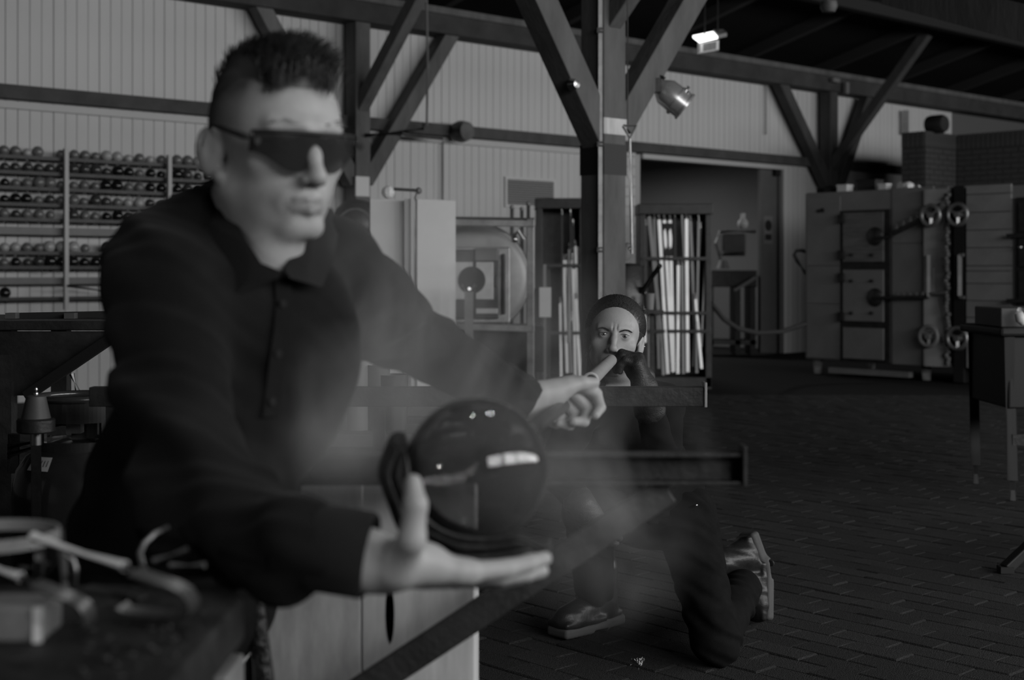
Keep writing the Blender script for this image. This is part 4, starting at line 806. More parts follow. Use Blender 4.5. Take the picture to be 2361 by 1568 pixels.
for a_ in (-1.25, .3, 2.2, 3.6):
    q = V((bc.x+.065*math.cos(a_), bc.y+.065*math.sin(a_), bc.z-.004)); MB().tube([q, q+V((.004*math.cos(a_), .004*math.sin(a_), -.03)), V((q.x+.006*math.cos(a_), q.y+.006*math.sin(a_), TZ+.003))], [.0045, .004, .0035], 8).build('leg', M['dgrey'], bs_, smooth=60)
def rodtool(pts, r, label, m_='steel_dull'):
    o = MB().tube(pts, r, 8); return tag(o.build('hook_rod', M[m_], smooth=60), label, 'tool')
rodtool([at(388, 1216, 1.50), at(358, 1230, 1.49), at(333, 1252, 1.48), at(323, 1276, 1.47), at(327, 1296, 1.46), onz(345, 1340, TZ+.005)], .0030, 'curved wire hook rising from the tool table by the sleeve')
rodtool([onz(352, 1294, TZ+.05), onz(434, 1266, TZ+.06)], .0030, 'short slanting steel rod beside the curved hook'); rodtool([onz(392, 1304, TZ+.04), onz(472, 1303, TZ+.042)], .0030, 'short level steel rod below the slanting rod')
rodtool([at(150, 1276, 1.42), at(168, 1290, 1.42), at(175, 1312, 1.42), onz(172, 1350, TZ+.003)], .0026, 'thin bent wire standing beside the ring stand'); rodtool([onz(44, 1312, TZ+.02), onz(112, 1302, TZ+.02)], .004, 'dark twisted rod lying behind the second jacks', 'dark_metal')
rodtool([at(90, 1262, 1.44), at(92, 1285, 1.44), onz(90, 1320, TZ+.01)], .005, 'stubby dark peg under the ring stand band', 'dgrey')
b = MB(); rr = random.Random(11)
for k in range(60):
    x, y = rr.uniform(180, 520), rr.uniform(1400, 1560); p = onz(x, y, TZ+.001); s_ = rr.uniform(.0012, .004)
    if p.x < xr0-.01: b.ball(p, s_, 6, 4, (rr.uniform(.8, 1.6), rr.uniform(.8, 1.6), .6))
o = b.build('glass_crumbs', M['dark_metal'], tt); tag(o, kind='stuff')
o = strip([onz(200, 1355, TZ+.004), onz(270, 1362, TZ+.004), onz(330, 1378, TZ+.004)], (.004, .02, 0), .004).build('flat_file', M['dark_metal']); tag(o, 'flat dark file lying between the two jacks', 'tool')
st = empty('pale_rack', V((at(528, 0, 1.62).x, 1.62, 0)), 'narrow pale rack half hidden below the tool table edge', 'rack')
b = MB(); q = at(527, 1532, 1.62); b.box(V((q.x, 1.62, q.z-.02)), .018, .10, .04); b.build('top_rail', M['grey'], st, bevel=.004)
for x in (0,):
    for y in (-.045, .045): MB().box(V((q.x+x, 1.62+y, (q.z-.04)/2)), .012, .012, q.z-.04).build('leg', M['grey'], st)
b = MB(); rr = random.Random(4)
for k in range(26):
    p = at(1470+rr.gauss(4, 9), 1526+rr.gauss(0, 5), 1); p = onz(CXP+p.x*F, HOR-(p.z-CAMZ)*F, .004); b.add([p+V((rr.uniform(-.004, .004), rr.uniform(-.004, .004), rr.uniform(-.003, .006))) for _ in range(4)], [(0, 1, 2), (0, 2, 3), (0, 3, 1), (1, 3, 2)])
tag(b.build('glass_shards', M['white'], None), 'small heap of glittering glass shards on the paving by the knee', 'shards', kind='stuff')
# ================================================================ BODIES: one continuous surface from blended limb and muscle volumes
class Body:
    def __init__(s): s.p = []
    def rc(s, a, b, r1, r2, k=.015, op=1): s.p.append(('rc', np.array(a, float), np.array(b, float), r1, r2, k, op)); return s
    def el(s, c, r, k=.015, op=1, R=None): s.p.append(('el', np.array(c, float), np.array(r, float), R, None, k, op)); return s
    def bx(s, c, h, rd, k=.01, op=1, R=None): s.p.append(('bx', np.array(c, float), np.array(h, float), R, rd, k, op)); return s
    def chain(s, pts, rs, k=.015, op=1, k0=None):
        for i in range(len(pts)-1): s.rc(pts[i], pts[i+1], rs[i], rs[i+1], (k0 if (i == 0 and k0) else k), op)
        return s
    def add(s, other, T):      # other body placed by a rigid world matrix
        T = np.array(T); R, t = T[:3, :3], T[:3, 3]
        for q in other.p:
            if q[0] == 'rc': s.p.append(('rc', R@q[1]+t, R@q[2]+t, q[3], q[4], q[5], q[6]))
            else: s.p.append((q[0], R@q[1]+t, q[2], R if q[3] is None else R@q[3], q[4], q[5], q[6]))
        return s
    @staticmethod
    def dist(q, P):
        if q[0] == 'rc':
            a, b = q[1].astype(np.float32), q[2].astype(np.float32); ab = b-a; L = float(ab@ab) or 1e-9
            pa = P-a; t = np.clip((pa@ab)/L, 0, 1); d = pa-t[:, None]*ab
            return np.sqrt(np.einsum('ij,ij->i', d, d))-(q[3]+(q[4]-q[3])*t)
        X = P-q[1].astype(np.float32)
        if q[3] is not None: X = X@q[3].astype(np.float32)
        if q[0] == 'el':
            Y = X/q[2].astype(np.float32); k0 = np.sqrt(np.einsum('ij,ij->i', Y, Y)); Y = Y/q[2].astype(np.float32); k1 = np.sqrt(np.einsum('ij,ij->i', Y, Y))+1e-9
            return k0*(k0-1)/k1
        D = np.abs(X)-(q[2]-q[4]).astype(np.float32); return np.sqrt((np.maximum(D, 0)**2).sum(1))+np.minimum(D.max(1), 0)-q[4]
    @staticmethod
    def comb(d, e, k, op):
        if op > 0:
            if d is None: return e
            h = np.maximum(k-np.abs(d-e), 0); return np.minimum(d, e)-h*h/(4*k)
        e = -e; h = np.maximum(k-np.abs(d-e), 0); return np.maximum(d, e)+h*h/(4*k)
    def mesh(s, h, disp=None):
        lo = np.full(3, 1e9); hi = -lo
        for q in s.p:
            if q[6] < 0: continue
            pts, r = ([q[1], q[2]], max(q[3], q[4])) if q[0] == 'rc' else ([q[1]], float(np.max(q[2])))
            for c in pts: lo = np.minimum(lo, c-r); hi = np.maximum(hi, c+r)
        lo -= .02; hi += .02; B = 16; nb = np.ceil((hi-lo)/(h*B)).astype(int); hd = h*B*.866
        g = np.stack(np.meshgrid(*[np.arange(n) for n in nb], indexing='ij'), -1).reshape(-1, 3)
        C = (lo+(g+.5)*h*B).astype(np.float32); D = []; tot = None
        for q in s.p:
            e = s.dist(q, C); D.append(e); tot = s.comb(tot, e, q[5], q[6]) if tot is not None else e.copy()
        D = np.array(D); act = np.nonzero(np.abs(tot) < hd*1.35+.006)[0]
        o = np.stack(np.meshgrid(*[np.arange(B+1)]*3, indexing='ij'), -1).reshape(-1, 3)
        NX = nb*B+2; key = lambda c: (c[:, 0]*NX[1]+c[:, 1])*NX[2]+c[:, 2]
        VK, VP, Q = [], [], []
        co = np.array([(0, 0, 0), (1, 0, 0), (0, 1, 0), (1, 1, 0), (0, 0, 1), (1, 0, 1), (0, 1, 1), (1, 1, 1)])
        ed = [(0, 1), (2, 3), (4, 5), (6, 7), (0, 2), (1, 3), (4, 6), (5, 7), (0, 4), (1, 5), (2, 6), (3, 7)]
        for bi in act:
            base = g[bi]*B; P = (lo+(base+o)*h).astype(np.float32); d = None
            for qi in np.nonzero(D[:, bi] < 2.4*hd+.03)[0]:
                q = s.p[qi]
                if d is None and q[6] < 0: continue
                d = s.comb(d, s.dist(q, P), q[5], q[6])
            if d is None: continue
            if disp is not None: d = d+disp(P)
            d = d.reshape(B+1, B+1, B+1); n = d < 0
            if n.all() or not n.any(): continue
            cs = sum(n[a:a+B, b:b+B, c:c+B].astype(np.int8) for a, b, c in co); cc_ = np.argwhere((cs > 0) & (cs < 8))
            if len(cc_):
                f = np.stack([d[cc_[:, 0]+a, cc_[:, 1]+b, cc_[:, 2]+c] for a, b, c in co], 1); acc = np.zeros((len(cc_), 3)); num = np.zeros(len(cc_))
                for a, b in ed:
                    m_ = (f[:, a] < 0) != (f[:, b] < 0); t = np.where(m_, f[:, a]/np.where(m_, f[:, a]-f[:, b], 1), 0)
                    acc += np.where(m_[:, None], co[a]+t[:, None]*(co[b]-co[a]), 0); num += m_
                gc = cc_+base; VK.append(key(gc)); VP.append(lo+(gc+acc/num[:, None])*h)
            for ax in range(3):
                sl0 = [slice(0, B)]*3; sl1 = list(sl0); sl1[ax] = slice(1, B+1); A, Bn = n[tuple(sl0)], n[tuple(sl1)]
                e_ = np.argwhere(A != Bn)
                if not len(e_): continue
                ins = A[e_[:, 0], e_[:, 1], e_[:, 2]]; c = e_+base; u, v = [(1, 2), (2, 0), (0, 1)][ax]; du = np.zeros(3, int); dv = du.copy(); du[u] = 1; dv[v] = 1
                k_ = np.stack([key(c-du-dv), key(c-dv), key(c), key(c-du)], 1); k_[~ins] = k_[~ins][:, ::-1]; Q.append(k_)
        VK = np.concatenate(VK); VP = np.concatenate(VP); Q = np.concatenate(Q); od = np.argsort(VK); sk = VK[od]
        ix = np.clip(np.searchsorted(sk, Q), 0, len(sk)-1); ok = (sk[ix] == Q).all(1)
        return VP, od[ix[ok]]
def flesh(name, body, h, mats, parent, region=None, disp=None, stub=None):
    v, f = body.mesh(h, disp); c = v.mean(0) if parent is not None else np.array([v[:, 0].mean(), v[:, 1].mean(), v[:, 2].min()])
    me = bpy.data.meshes.new(name); me.vertices.add(len(v)); me.vertices.foreach_set('co', (v-c).astype(np.float32).ravel())
    me.loops.add(f.size); me.loops.foreach_set('vertex_index', f.astype(np.int32).ravel()); me.polygons.add(len(f))
    me.polygons.foreach_set('loop_start', np.arange(0, f.size, 4, dtype=np.int32)); me.polygons.foreach_set('loop_total', np.full(len(f), 4, np.int32))
    for m_ in mats: me.materials.append(m_)
    if region is not None: me.polygons.foreach_set('material_index', region(v[f].mean(1)).astype(np.int32))
    me.polygons.foreach_set('use_smooth', np.ones(len(f), bool)); me.update(calc_edges=True)
    if stub is not None: at_ = me.attributes.new('stubble', 'FLOAT', 'POINT'); at_.data.foreach_set('value', stub(v).astype(np.float32))
    o = bpy.data.objects.new(name, me); COL.objects.link(o); c = V(c)
    if parent is not None: o.parent = parent; o.location = c-wl(parent)
    else: o.location = c
    return o, v
def pose(c, f, roll=0):      # x = the subject's right, y = forward, z = up
    f = V(f).normalized(); r = f.cross(Z).normalized(); u = r.cross(f)
    if roll: q = Matrix.Rotation(roll, 3, f); r, u = q@r, q@u
    return np.array([[r.x, f.x, u.x, c[0]], [r.y, f.y, u.y, c[1]], [r.z, f.z, u.z, c[2]], [0, 0, 0, 1]])
def TP(T, p): return V((T[:3, :3]@np.array(p, float)+T[:3, 3]))
def head(sex):
    b = Body(); m_ = sex == 'm'; jw = 1.0 if m_ else .98
    b.el((0, -.012, .040), (.076, .097, .087)).el((0, .028, .032), (.066, .068, .068), .03)
    b.el((0, .028, -.030), (.060*jw, .061, .062), .02).el((0, .026, -.052), (.056*jw, .057, .040), .03)
    b.el((0, .082, -.094), (.020*jw, .013, .014), .016)
    for s in (-1, 1):
        b.rc((s*.055*jw, -.010, -.044), (s*.018, .075, -.096), .013, .012, .022)
        b.el((s*.045, .060, -.016), (.018, .015, .014), .024)
        b.rc((s*.010, .095, .029), (s*.044, .079, .030), .0085 if m_ else .006, .008 if m_ else .006, .014)
        b.el((s*.032, .106, .010), (.019, .0135, .0115), .013, -1)
    for s in (-1, 1):
        b.el((s*.031, .0785, .010), (.0148, .0142, .0142), .005)
        b.el((s*.031, .097, .0088), (.0126, .011, .0040), .0022, -1)
    b.chain([(0, .093, .020), (0, .105, -.006), (0, .117, -.030)], [.0082, .0085, .0098], .010).el((0, .1165, -.034), (.0118, .0105, .0095), .006)
    for s in (-1, 1):
        b.el((s*.0125, .104, -.038), (.0075, .0105, .0075), .006).el((s*.0068, .111, -.0455), (.0036, .006, .0038), .003, -1)
    b.el((0, .078, -.063), (.030, .020, .024), .016)
    for s in (-1, 1):
        b.rc((s*.021, .0895, -.0668), (s*.004, .0985, -.0612), .0038, .0046, .005).rc((s*.018, .0900, -.0705), (0, .0985, -.0745), .0050, .0062, .005)
        b.rc((s*.022, .0955, -.0678), (0, .1065, -.0676), .0010, .0016, .004, -1)
        b.rc((s*.017, .1035, -.040), (s*.031, .0885, -.070), .0012, .0012, .011 if m_ else .005, -1)
        R = np.array(Euler((.12, 0, s*-.35)).to_matrix())
        ec = .0835 if m_ else .081; sz = 1.06 if m_ else 1.0; R = np.array(Euler((.12, 0, s*(.62 if m_ else .40))).to_matrix()); b.el((s*ec, -.016 if m_ else -.012, -.004), (.0085, .0185*sz, .031*sz), .006, 1, R).el((s*(ec+.0085), -.005, -.002), (.0070, .0095*sz, .018*sz), .003, -1, R).rc((s*(ec+.0075), -.018, .020), (s*(ec+.0090), -.024, -.010), .0022, .0022, .003, -1).el((s*.077, -.002, -.033), (.006, .008, .0085), .005)
    if sex == 'f':
        for s in (-1, 1): b.rc((s*.0055, .1015, .022), (s*.006, .100, .044), .0009, .0007, .005, -1)
    return b
def hand(wrist, d, n, side, curls, thumb, sc=1.0, spread=.10, r=1.0, tb=.022, back=None):
    # d: towards the fingers, n: out of the palm, side: +1 right hand, -1 left hand; curls: 4 x 3 bends; thumb: 3 directions (along d, towards thumb side t, along n)
    d = V(d).normalized(); n = (V(n)-d*V(n).dot(d)).normalized(); t = d.cross(n)*side; w = V(wrist); b = Body()
    L = [(.046, .027, .021), (.050, .031, .022), (.046, .029, .022), (.036, .021, .019)]; K = [(.092, .031), (.095, .0105), (.089, -.0105), (.080, -.030)]; RR = [.0098, .0100, .0094, .0083]
    b.rc(w-(back or d)*.03*sc, w+d*.012*sc, .027*sc, .026*sc, .02)
    tips = []
    for i in range(4):
        k_ = w+d*K[i][0]*sc+t*K[i][1]*sc; b.rc(w+d*.015*sc+t*K[i][1]*.55*sc, k_, .0165*sc, .0128*sc, .014)
        a = 0; p = k_; pts = [k_-d*.012*sc, k_]; fd = (d+t*spread*(1.5-i)*.5).normalized()
        for j in range(3):
            a += curls[i][j]; p = p+(fd*math.cos(a)+n*math.sin(a))*L[i][j]*sc; pts.append(p)
        q = RR[i]*sc*r; b.chain(pts, [q*1.12, q*1.10, q, q*.92, q*.78], .0035, k0=.008); tips.append(p)
    p = w+d*tb*sc+t*.024*sc; pts = [p]
    for ln, th in zip((.044, .034, .028), thumb): p = p+(d*th[0]+t*th[1]+n*th[2]).normalized()*ln*sc; pts.append(p)
    b.chain(pts, [.0175*sc, .0135*sc, .0115*sc, .0088*sc], .006, k0=.02); b.el(w+d*.045*sc+t*.018*sc+n*.010*sc, (.02*sc, .02*sc, .016*sc), .02)
    tips.append(p); return b, tips
def wrinkle(amp, seed, wl_=.05, drc=(0, 0, 1), sharp=1.0):
    r = np.random.RandomState(seed); k = [(np.array(drc)*2*math.pi/wl_*s+r.normal(0, 9, 3)).astype(np.float32) for s in (1.0, .62, 1.55)]; ph = r.uniform(0, 6, 3); kw = r.normal(0, 14, (2, 3)).astype(np.float32)
    def f(P):
        wv = np.sin(P@kw[0])*.9+np.sin(P@kw[1]+1)*.9; o = 0
        for i, a in enumerate((1, .8, .4)): o = o+a*np.sin(P@k[i]+ph[i]+wv*1.6)
        return (amp*o*(.55+.45*np.sin(P@kw[1]*.7+2))).astype(np.float32)
    return f
def strands(specs, seg=4):      # tapered hair strands: (list of points, radius)
    b = MB()
    for pts, r in specs: n = len(pts); b.tube(pts, [r*(1-.85*(i/(n-1))**1.5) for i in range(n)], 3, cap=False)
    return b
def skin_mat(name, g):
    m_ = mat(name, g, .52, spec=.35, var=.10, vscale=26, bump=.08, bscale=320); b = m_.node_tree.nodes['Principled BSDF']
    return m_
SKIN = skin_mat('skin', .32); SKINM = skin_mat('skin with cropped hair', .31)
nt = SKINM.node_tree; bs = nt.nodes['Principled BSDF']; src = bs.inputs['Base Color'].links[0].from_socket
at_ = nt.nodes.new('ShaderNodeAttribute'); at_.attribute_name = 'stubble'; nz_ = nt.nodes.new('ShaderNodeTexNoise'); nz_.inputs['Scale'].default_value = 170; nz_.inputs['Detail'].default_value = 3
ml = nt.nodes.new('ShaderNodeMath'); ml.operation = 'MULTIPLY_ADD'; ml.inputs[1].default_value = .5; nt.links.new(nz_.outputs[0], ml.inputs[0]); ml.inputs[2].default_value = .75
m2_ = nt.nodes.new('ShaderNodeMath'); m2_.operation = 'MULTIPLY'; m2_.use_clamp = True; nt.links.new(ml.outputs[0], m2_.inputs[0]); nt.links.new(at_.outputs['Fac'], m2_.inputs[1])
mc_ = nt.nodes.new('ShaderNodeMix'); mc_.data_type = 'RGBA'; mc_.inputs[7].default_value = (.035, .035, .035, 1); nt.links.new(m2_.outputs[0], mc_.inputs[0]); nt.links.new(src, mc_.inputs[6]); nt.links.new(mc_.outputs[2], bs.inputs['Base Color']); LIPS = mat('lips', .19, .45); SHAVED = mat('cropped hair over skin', .095, .8, var=.45, vscale=60, spec=.2); HAIR = mat('dark hair', .075, .5, spec=.6); HAIRW = mat('dark brown hair', .030, .45, spec=.5)
BROW = mat('eyebrow hair', .05, .7)
BLACK_CLOTH = mat('black cotton shirt', .007, .9, spec=.10, sheen=.03, var=.3, vscale=10, bump=.06, bscale=600); DENIM = mat('black denim', .006, .85, spec=.12, var=.4, vscale=30, bump=.15, bscale=500)
LEATHER = mat('black boot leather', .014, .42, spec=.4, var=.4, vscale=20, bump=.12, bscale=90); SOLE = mat('grey boot sole', .075, .7, var=.2); GLOVE = mat('black coated glove', .026, .48, spec=.35, var=.6, vscale=60, bump=.3, bscale=260)
EYE = [mat('eye white', .30, .15, spec=.6), mat('iris', .13, .1, spec=.8), mat('pupil', .004, .05, spec=1)]
def eyeballs(T, gaze, parent, x=.031):
    for s in (-1, 1):
        c = TP(T, (s*x, .0785, .010)); ax = V(gaze).normalized(); b = MB(); r = .0130; prof = [(r*math.sin(a), r*math.cos(a)) for a in [0, .10, .20, .21, .34, .46, .47, .7, 1.0, 1.4, 1.8, 2.3, 2.8, math.pi]]
        b.lathe(c, ax, prof, 28)
        nf = 28; b.mi = [2 if k//nf < 2 else 1 if k//nf < 5 else 0 for k in range(len(b.f))]
        o = b.build('eye', EYE, parent, smooth=180)
def surf(vl, x, z, rad=.004):
    m_ = (np.abs(vl[:, 0]-x) < rad) & (np.abs(vl[:, 2]-z) < rad); return vl[m_, 1].max() if m_.any() else .09

# ---------------------------------------------------------------- the kneeling woman
HC = V((.290, 4.045, .931)); HT = pose(HC, (-.07, -.985, .15), math.radians(-6)); HSC = .955
T_h = HT.copy(); T_h[:3, :3] = HT[:3, :3]
def scaled(b, s):
    o = Body()
    for q in b.p:
        o.p.append((q[0], q[1]*s, q[2]*s, q[3]*s, q[4]*s, q[5]*s, q[6]) if q[0] == 'rc' else (q[0], q[1]*s, q[2]*s, q[3], None if q[4] is None else q[4]*s, q[5]*s, q[6]))
    return o
J = dict(neck=V((.345, 4.16, .800)), rsh=V((.205, 4.06, .742)), lsh=V((.452, 4.215, .738)), lel=V((.430, 4.02, .575)), lwr=V((.362, 3.880, .808)), rel=V((.118, 3.97, .575)), rwr=V((.205, 3.905, .470)),
         chest=V((.335, 4.185, .665)), waist=V((.415, 4.31, .530)), pel=V((.468, 4.38, .390)), rhip=V((.405, 4.42, .370)), lhip=V((.530, 4.34, .385)), rkn=V((.225, 4.15, .430)), ran=V((.262, 4.475, .115)), lkn=V((.585, 4.085, .066)), lan=V((.725, 4.470, .135)))
wroot = empty('person', V((.45, 4.3, 0)), 'woman in black kneeling on one knee and blowing into the pipe', 'person')
lh, ltips = hand(J['lwr'], (-.22, -.02, .95), (-.90, .22, -.20), -1, [(1.15, 1.1, .7), (1.1, 1.15, .7), (1.05, 1.15, .7), (1.0, 1.1, .7)], [(.75, -.1, .65), (.85, -.2, .40), (.85, -.2, .2)], .92)
rh, rtips = hand(J['rwr'], (.25, .45, -.75), (.3, .55, -.6), 1, [(.3, .35, .2)]*4, [(.7, .7, .1), (.9, .4, .1), (1, .2, .1)], .90)
wb_ = scaled(head('f'), HSC); body = Body().add(wb_, HT)
body.chain([TP(HT, (0, -.028, -.055)), J['neck']+V((-.01, -.01, .03)), J['neck']+V((0, 0, -.05))], [.050, .050, .065], .025)
body.chain([J['rsh'], J['neck']+V((0, 0, -.03)), J['lsh']], [.048, .05, .048], .03)
sdir = np.array((J['lsh']-J['rsh']).normalized()); up_ = np.array((J['neck']-J['pel']).normalized()); fw = np.cross(up_, sdir); fw /= np.linalg.norm(fw); sd2 = np.cross(fw, up_); RB = np.stack([sd2, fw, up_], 1)
body.el(J['chest'], (.130, .095, .140), .03, 1, RB).el(J['waist'], (.112, .088, .12), .03, 1, RB).el(J['pel'], (.135, .105, .10), .03, 1, RB)
body.chain([J['lsh'], J['lel'], J['lwr']], [.042, .034, .025], .02).chain([J['rsh'], J['rel'], J['rwr']], [.042, .034, .025], .02)
body.chain([J['rhip'], J['rkn'], J['ran']], [.078, .052, .038], .03).chain([J['lhip'], J['lkn'], J['lan']], [.080, .052, .038], .03)
body.add(lh, np.eye(4)).add(rh, np.eye(4))
def wreg(c):
    L = (c-HT[:3, 3])@HT[:3, :3]/HSC; return ((np.abs(L[:, 0]) < .021) & (L[:, 1] > .0885) & (L[:, 2] < -.0585) & (L[:, 2] > -.0815)).astype(int)
wbody, wv = flesh('body', body, .0027, [SKIN, LIPS], wroot, wreg)
tag(wbody, 'bare skin of face, neck and hands')
gz = (V((0.02, 0, 1.13))-HC).normalized(); eyeballs(HT*np.array([[HSC]*3+[1]]*3+[[1]*4]), gz, wroot)
HTs = HT*np.array([[HSC]*3+[1]]*3+[[1]*4])
vl = (wv-HT[:3, 3])@HT[:3, :3]/HSC; vl = vl[(np.abs(vl[:, 0]) < .12) & (np.abs(vl[:, 2]) < .16) & (np.abs(vl[:, 1]) < .15)]
rnd = random.Random(21)
for s in (-1, 1):      # eyebrows: short hairs along an arch drawn down in a frown; lashes
    sp = []
    for k in range(190):
        t = rnd.random(); x = s*(.014+.034*t); zz = .0195+.0095*math.sin(t*2.3)-.003*t+rnd.uniform(-.0022, .0022)*(1-.5*t); y = surf(vl, x, zz, .003)
        p = TP(HTs, (x, y-.0003, zz)); q = TP(HTs, (x+s*.0045, surf(vl, x+s*.004, zz+.002, .003)+.0006, zz+.0026-.004*t)); sp.append(([p, (p+q)/2+(V(HT[:3, 1])*.0006), q], .00055))
    strands(sp).build('eyebrow', BROW, wroot)
    sp = []
    for k in range(26):
        t = k/25; x = s*(.0185+.0245*t); zz = .0128+.0022*math.sin(math.pi*t)-.0015*t; p = TP(HTs, (x, .0925-.004*abs(t-.4), zz)); q = TP(HTs, (x+s*.0025*t, .0975-.004*abs(t-.4), zz+.0012)); sp.append(([p, q], .0005))
    strands(sp).build('eyelashes', BROW, wroot)
# hair pulled back, with loose strands
hb = Body().el((0, -.020, .047), (.0905, .106, .096)).el((0, -.085, -.015), (.058, .042, .065), .03)
hb.el((0, .098, -.016), (.066, .082, .098), .006, -1)
for s in (-1, 1): hb.el((s*.088, -.008, -.012), (.022, .026, .036), .008, -1)
hb.el((0, .02, -.11), (.12, .09, .075), .01, -1)
hb = Body().add(scaled(hb, HSC), HT)
def hair_disp(P):
    L = (P-HT[:3, 3].astype(np.float32))@HT[:3, :3].astype(np.float32); a = np.arctan2(L[:, 0], L[:, 2]+.02); return (.00016*np.sin(a*60+L[:, 1]*30)+.00012*np.sin(a*95+1+L[:, 1]*60)).astype(np.float32)
hb.chain([TP(HT, (-.055, -.055, -.04)), J['neck']+V((.050, .03, .02)), J['neck']+V((.075, .02, -.055))], [.026, .022, .008], .02).chain([TP(HT, (.050, -.055, -.04)), J['neck']+V((-.075, .02, .0))], [.024, .014], .02)
whair, _ = flesh('hair', hb, .0024, [HAIRW], wroot, None, hair_disp)
sp = []
def hline(a):
    y = .085
    while y > -.06:
        e_ = max(0, 1-((y+.020)/.106)**2)**.5; x, z_ = math.sin(a)*.0905*e_, .047+math.cos(a)*.096*e_
        if e_ > 0 and (x/.066)**2+((y-.098)/.082)**2+((z_+.016)/.098)**2 > 1: return y
        y -= .002
    return y
for k in range(2600):
    a = rnd.uniform(-1.75, 1.75); y0 = hline(a)+rnd.uniform(-.040, .007); rr_ = .0835
    pts = []
    for j in range(5):
        y = y0-j*.030; e_ = max(0, 1-((y+.020)/.106)**2)**.5; lift = (.990 if j == 0 else 1.002)+rnd.uniform(0, .016)
        pts.append(TP(HTs, (math.sin(a)*.0905*e_*lift, y, .047+math.cos(a)*.096*e_*lift)))
    sp.append((pts, .0006))
for k in range(110):      # fly-away hairs round the crown and temples
    a = rnd.uniform(-1.5, 1.5); y = rnd.uniform(-.05, .035); e_ = max(0, 1-((y+.016)/.104)**2)**.5; p = V((math.sin(a)*.089*e_, y, .045+math.cos(a)*.095*e_)); o = V((math.sin(a), rnd.uniform(-.6, .5), math.cos(a)))
    tn = V((rnd.uniform(-1, 1), rnd.uniform(-1, 1), rnd.uniform(-.6, .6))); sp.append(([TP(HTs, p), TP(HTs, p+o*.010+tn*.006), TP(HTs, p+o*.014+tn*.016)], .00035))
for s, n_ in ((-1, 60), (1, 44)):      # side hair swept behind the ears and strands hanging on the shoulders
    for k in range(n_):
        x = rnd.uniform(.058, .076); p0 = V((s*x, -.045+rnd.uniform(-.02, .01), -.03)); sw_ = -1 if s > 0 else 1
        w0 = TP(HTs, p0); lng = rnd.uniform(.09, .15); dx = (.055 if s < 0 else -.01)*rnd.uniform(.5, 1.1)
        sp.append(([w0, w0+V((dx*.2, .01, -lng*.35)), w0+V((dx*.55, .015, -lng*.7)), w0+V((dx, .02+rnd.uniform(-.01, .01), -lng))], .0007))
for k in range(10):
    w0 = TP(HTs, (.070, .015, rnd.uniform(-.02, .04))); sp.append(([w0, w0+V((-.010, -.004, -.012)), w0+V((-.004, -.008, -.028)), w0+V((-.014, -.006, -.05))], .0005))
strands(sp).build('loose_strands', HAIRW, wroot, smooth=180)
ER = MB()
for s, pts in ((-1, [(-.079, -.001, -.044), (-.079, .001, -.058)]), (1, [(.079, -.001, -.044), (.080, .001, -.058)])):
    b = MB(); b.torus(TP(HTs, (s*.0785, .000, -.0455)), HT[:3, 0]*.6+HT[:3, 1]*.8, .0048, .0009, 18, 6); b.tube([TP(HTs, (s*.0785, .001, -.050)), TP(HTs, (s*.079, .001, -.060))], [.0009, .0013], 8); b.build('earring', M['steel'], wroot, smooth=60)
MB().torus(TP(HTs, (-.0895, -.020, -.004)), (.2, .3, 1), .0040, .0009, 16, 6).build('earring', M['steel'], wroot, smooth=60)
# clothes
sh = Body(); sh.el(J['chest'], (.145, .112, .150), .03, 1, RB).el(J['waist'], (.128, .104, .13), .03, 1, RB).el(J['pel']+V((-.01, -.01, .05)), (.146, .116, .085), .03, 1, RB)
sh.chain([J['rsh'], J['neck']+V((.006, .006, -.030)), J['lsh']], [.058, .060, .058], .03).chain([J['lsh'], J['lel'], J['lwr']+(J['lel']-J['lwr'])*.14], [.057, .050, .036], .025).chain([J['rsh'], J['rel'], J['rwr']+(J['rel']-J['rwr'])*.2], [.057, .050, .036], .025)
sh.rc(J['neck']+V((-.048, -.080, .0)), TP(HT, (0, -.01, -.10)), .026, .046, .008, -1)
flesh('shirt', sh, .0042, [BLACK_CLOTH], wroot, None, wrinkle(.0022, 5, .055, (.3, .2, .9)))
trs = Body(); trs.el(J['pel'], (.142, .112, .105), .03, 1, RB).chain([J['rhip'], J['rkn'], J['ran']+V((-.004, -.006, .022))], [.094, .072, .062], .03).chain([J['lhip'], J['lkn'], J['lan']], [.096, .066, .060], .03)
trs.el(J['rkn'], (.062, .062, .062), .03)
trs.bx((J['lkn'].x, J['lkn'].y, -.05), (.4, .4, .05), .002, .004, -1)
trw, _ = flesh('trousers', trs, .0042, [DENIM], wroot, None, wrinkle(.0030, 9, .05, (.5, .3, .8)))
rv = at(1605, 1165, 4.245); tag(MB().ball(rv, .0052, 10, 8).build('rivet', M['steel'], wroot, smooth=180), 'bright rivet on the jeans pocket')
for wr, el, hb_ in ((J['lwr'], J['lel'], lh), (J['rwr'], J['rel'], rh)):
    g2 = Body()
    for q in hb_.p:
        if q[0] == 'rc': g2.rc(q[1], q[2], q[3]+.0032, q[4]+.0032, q[5], q[6])
        else: g2.el(q[1], q[2]+.003, q[5], q[6], q[3])
    g2.rc(wr, wr+(el-wr)*.25, .036, .044, .02); flesh('glove', g2, .0022, [GLOVE], wroot, None, wrinkle(.0005, 3, .018, (.2, .1, 1)))
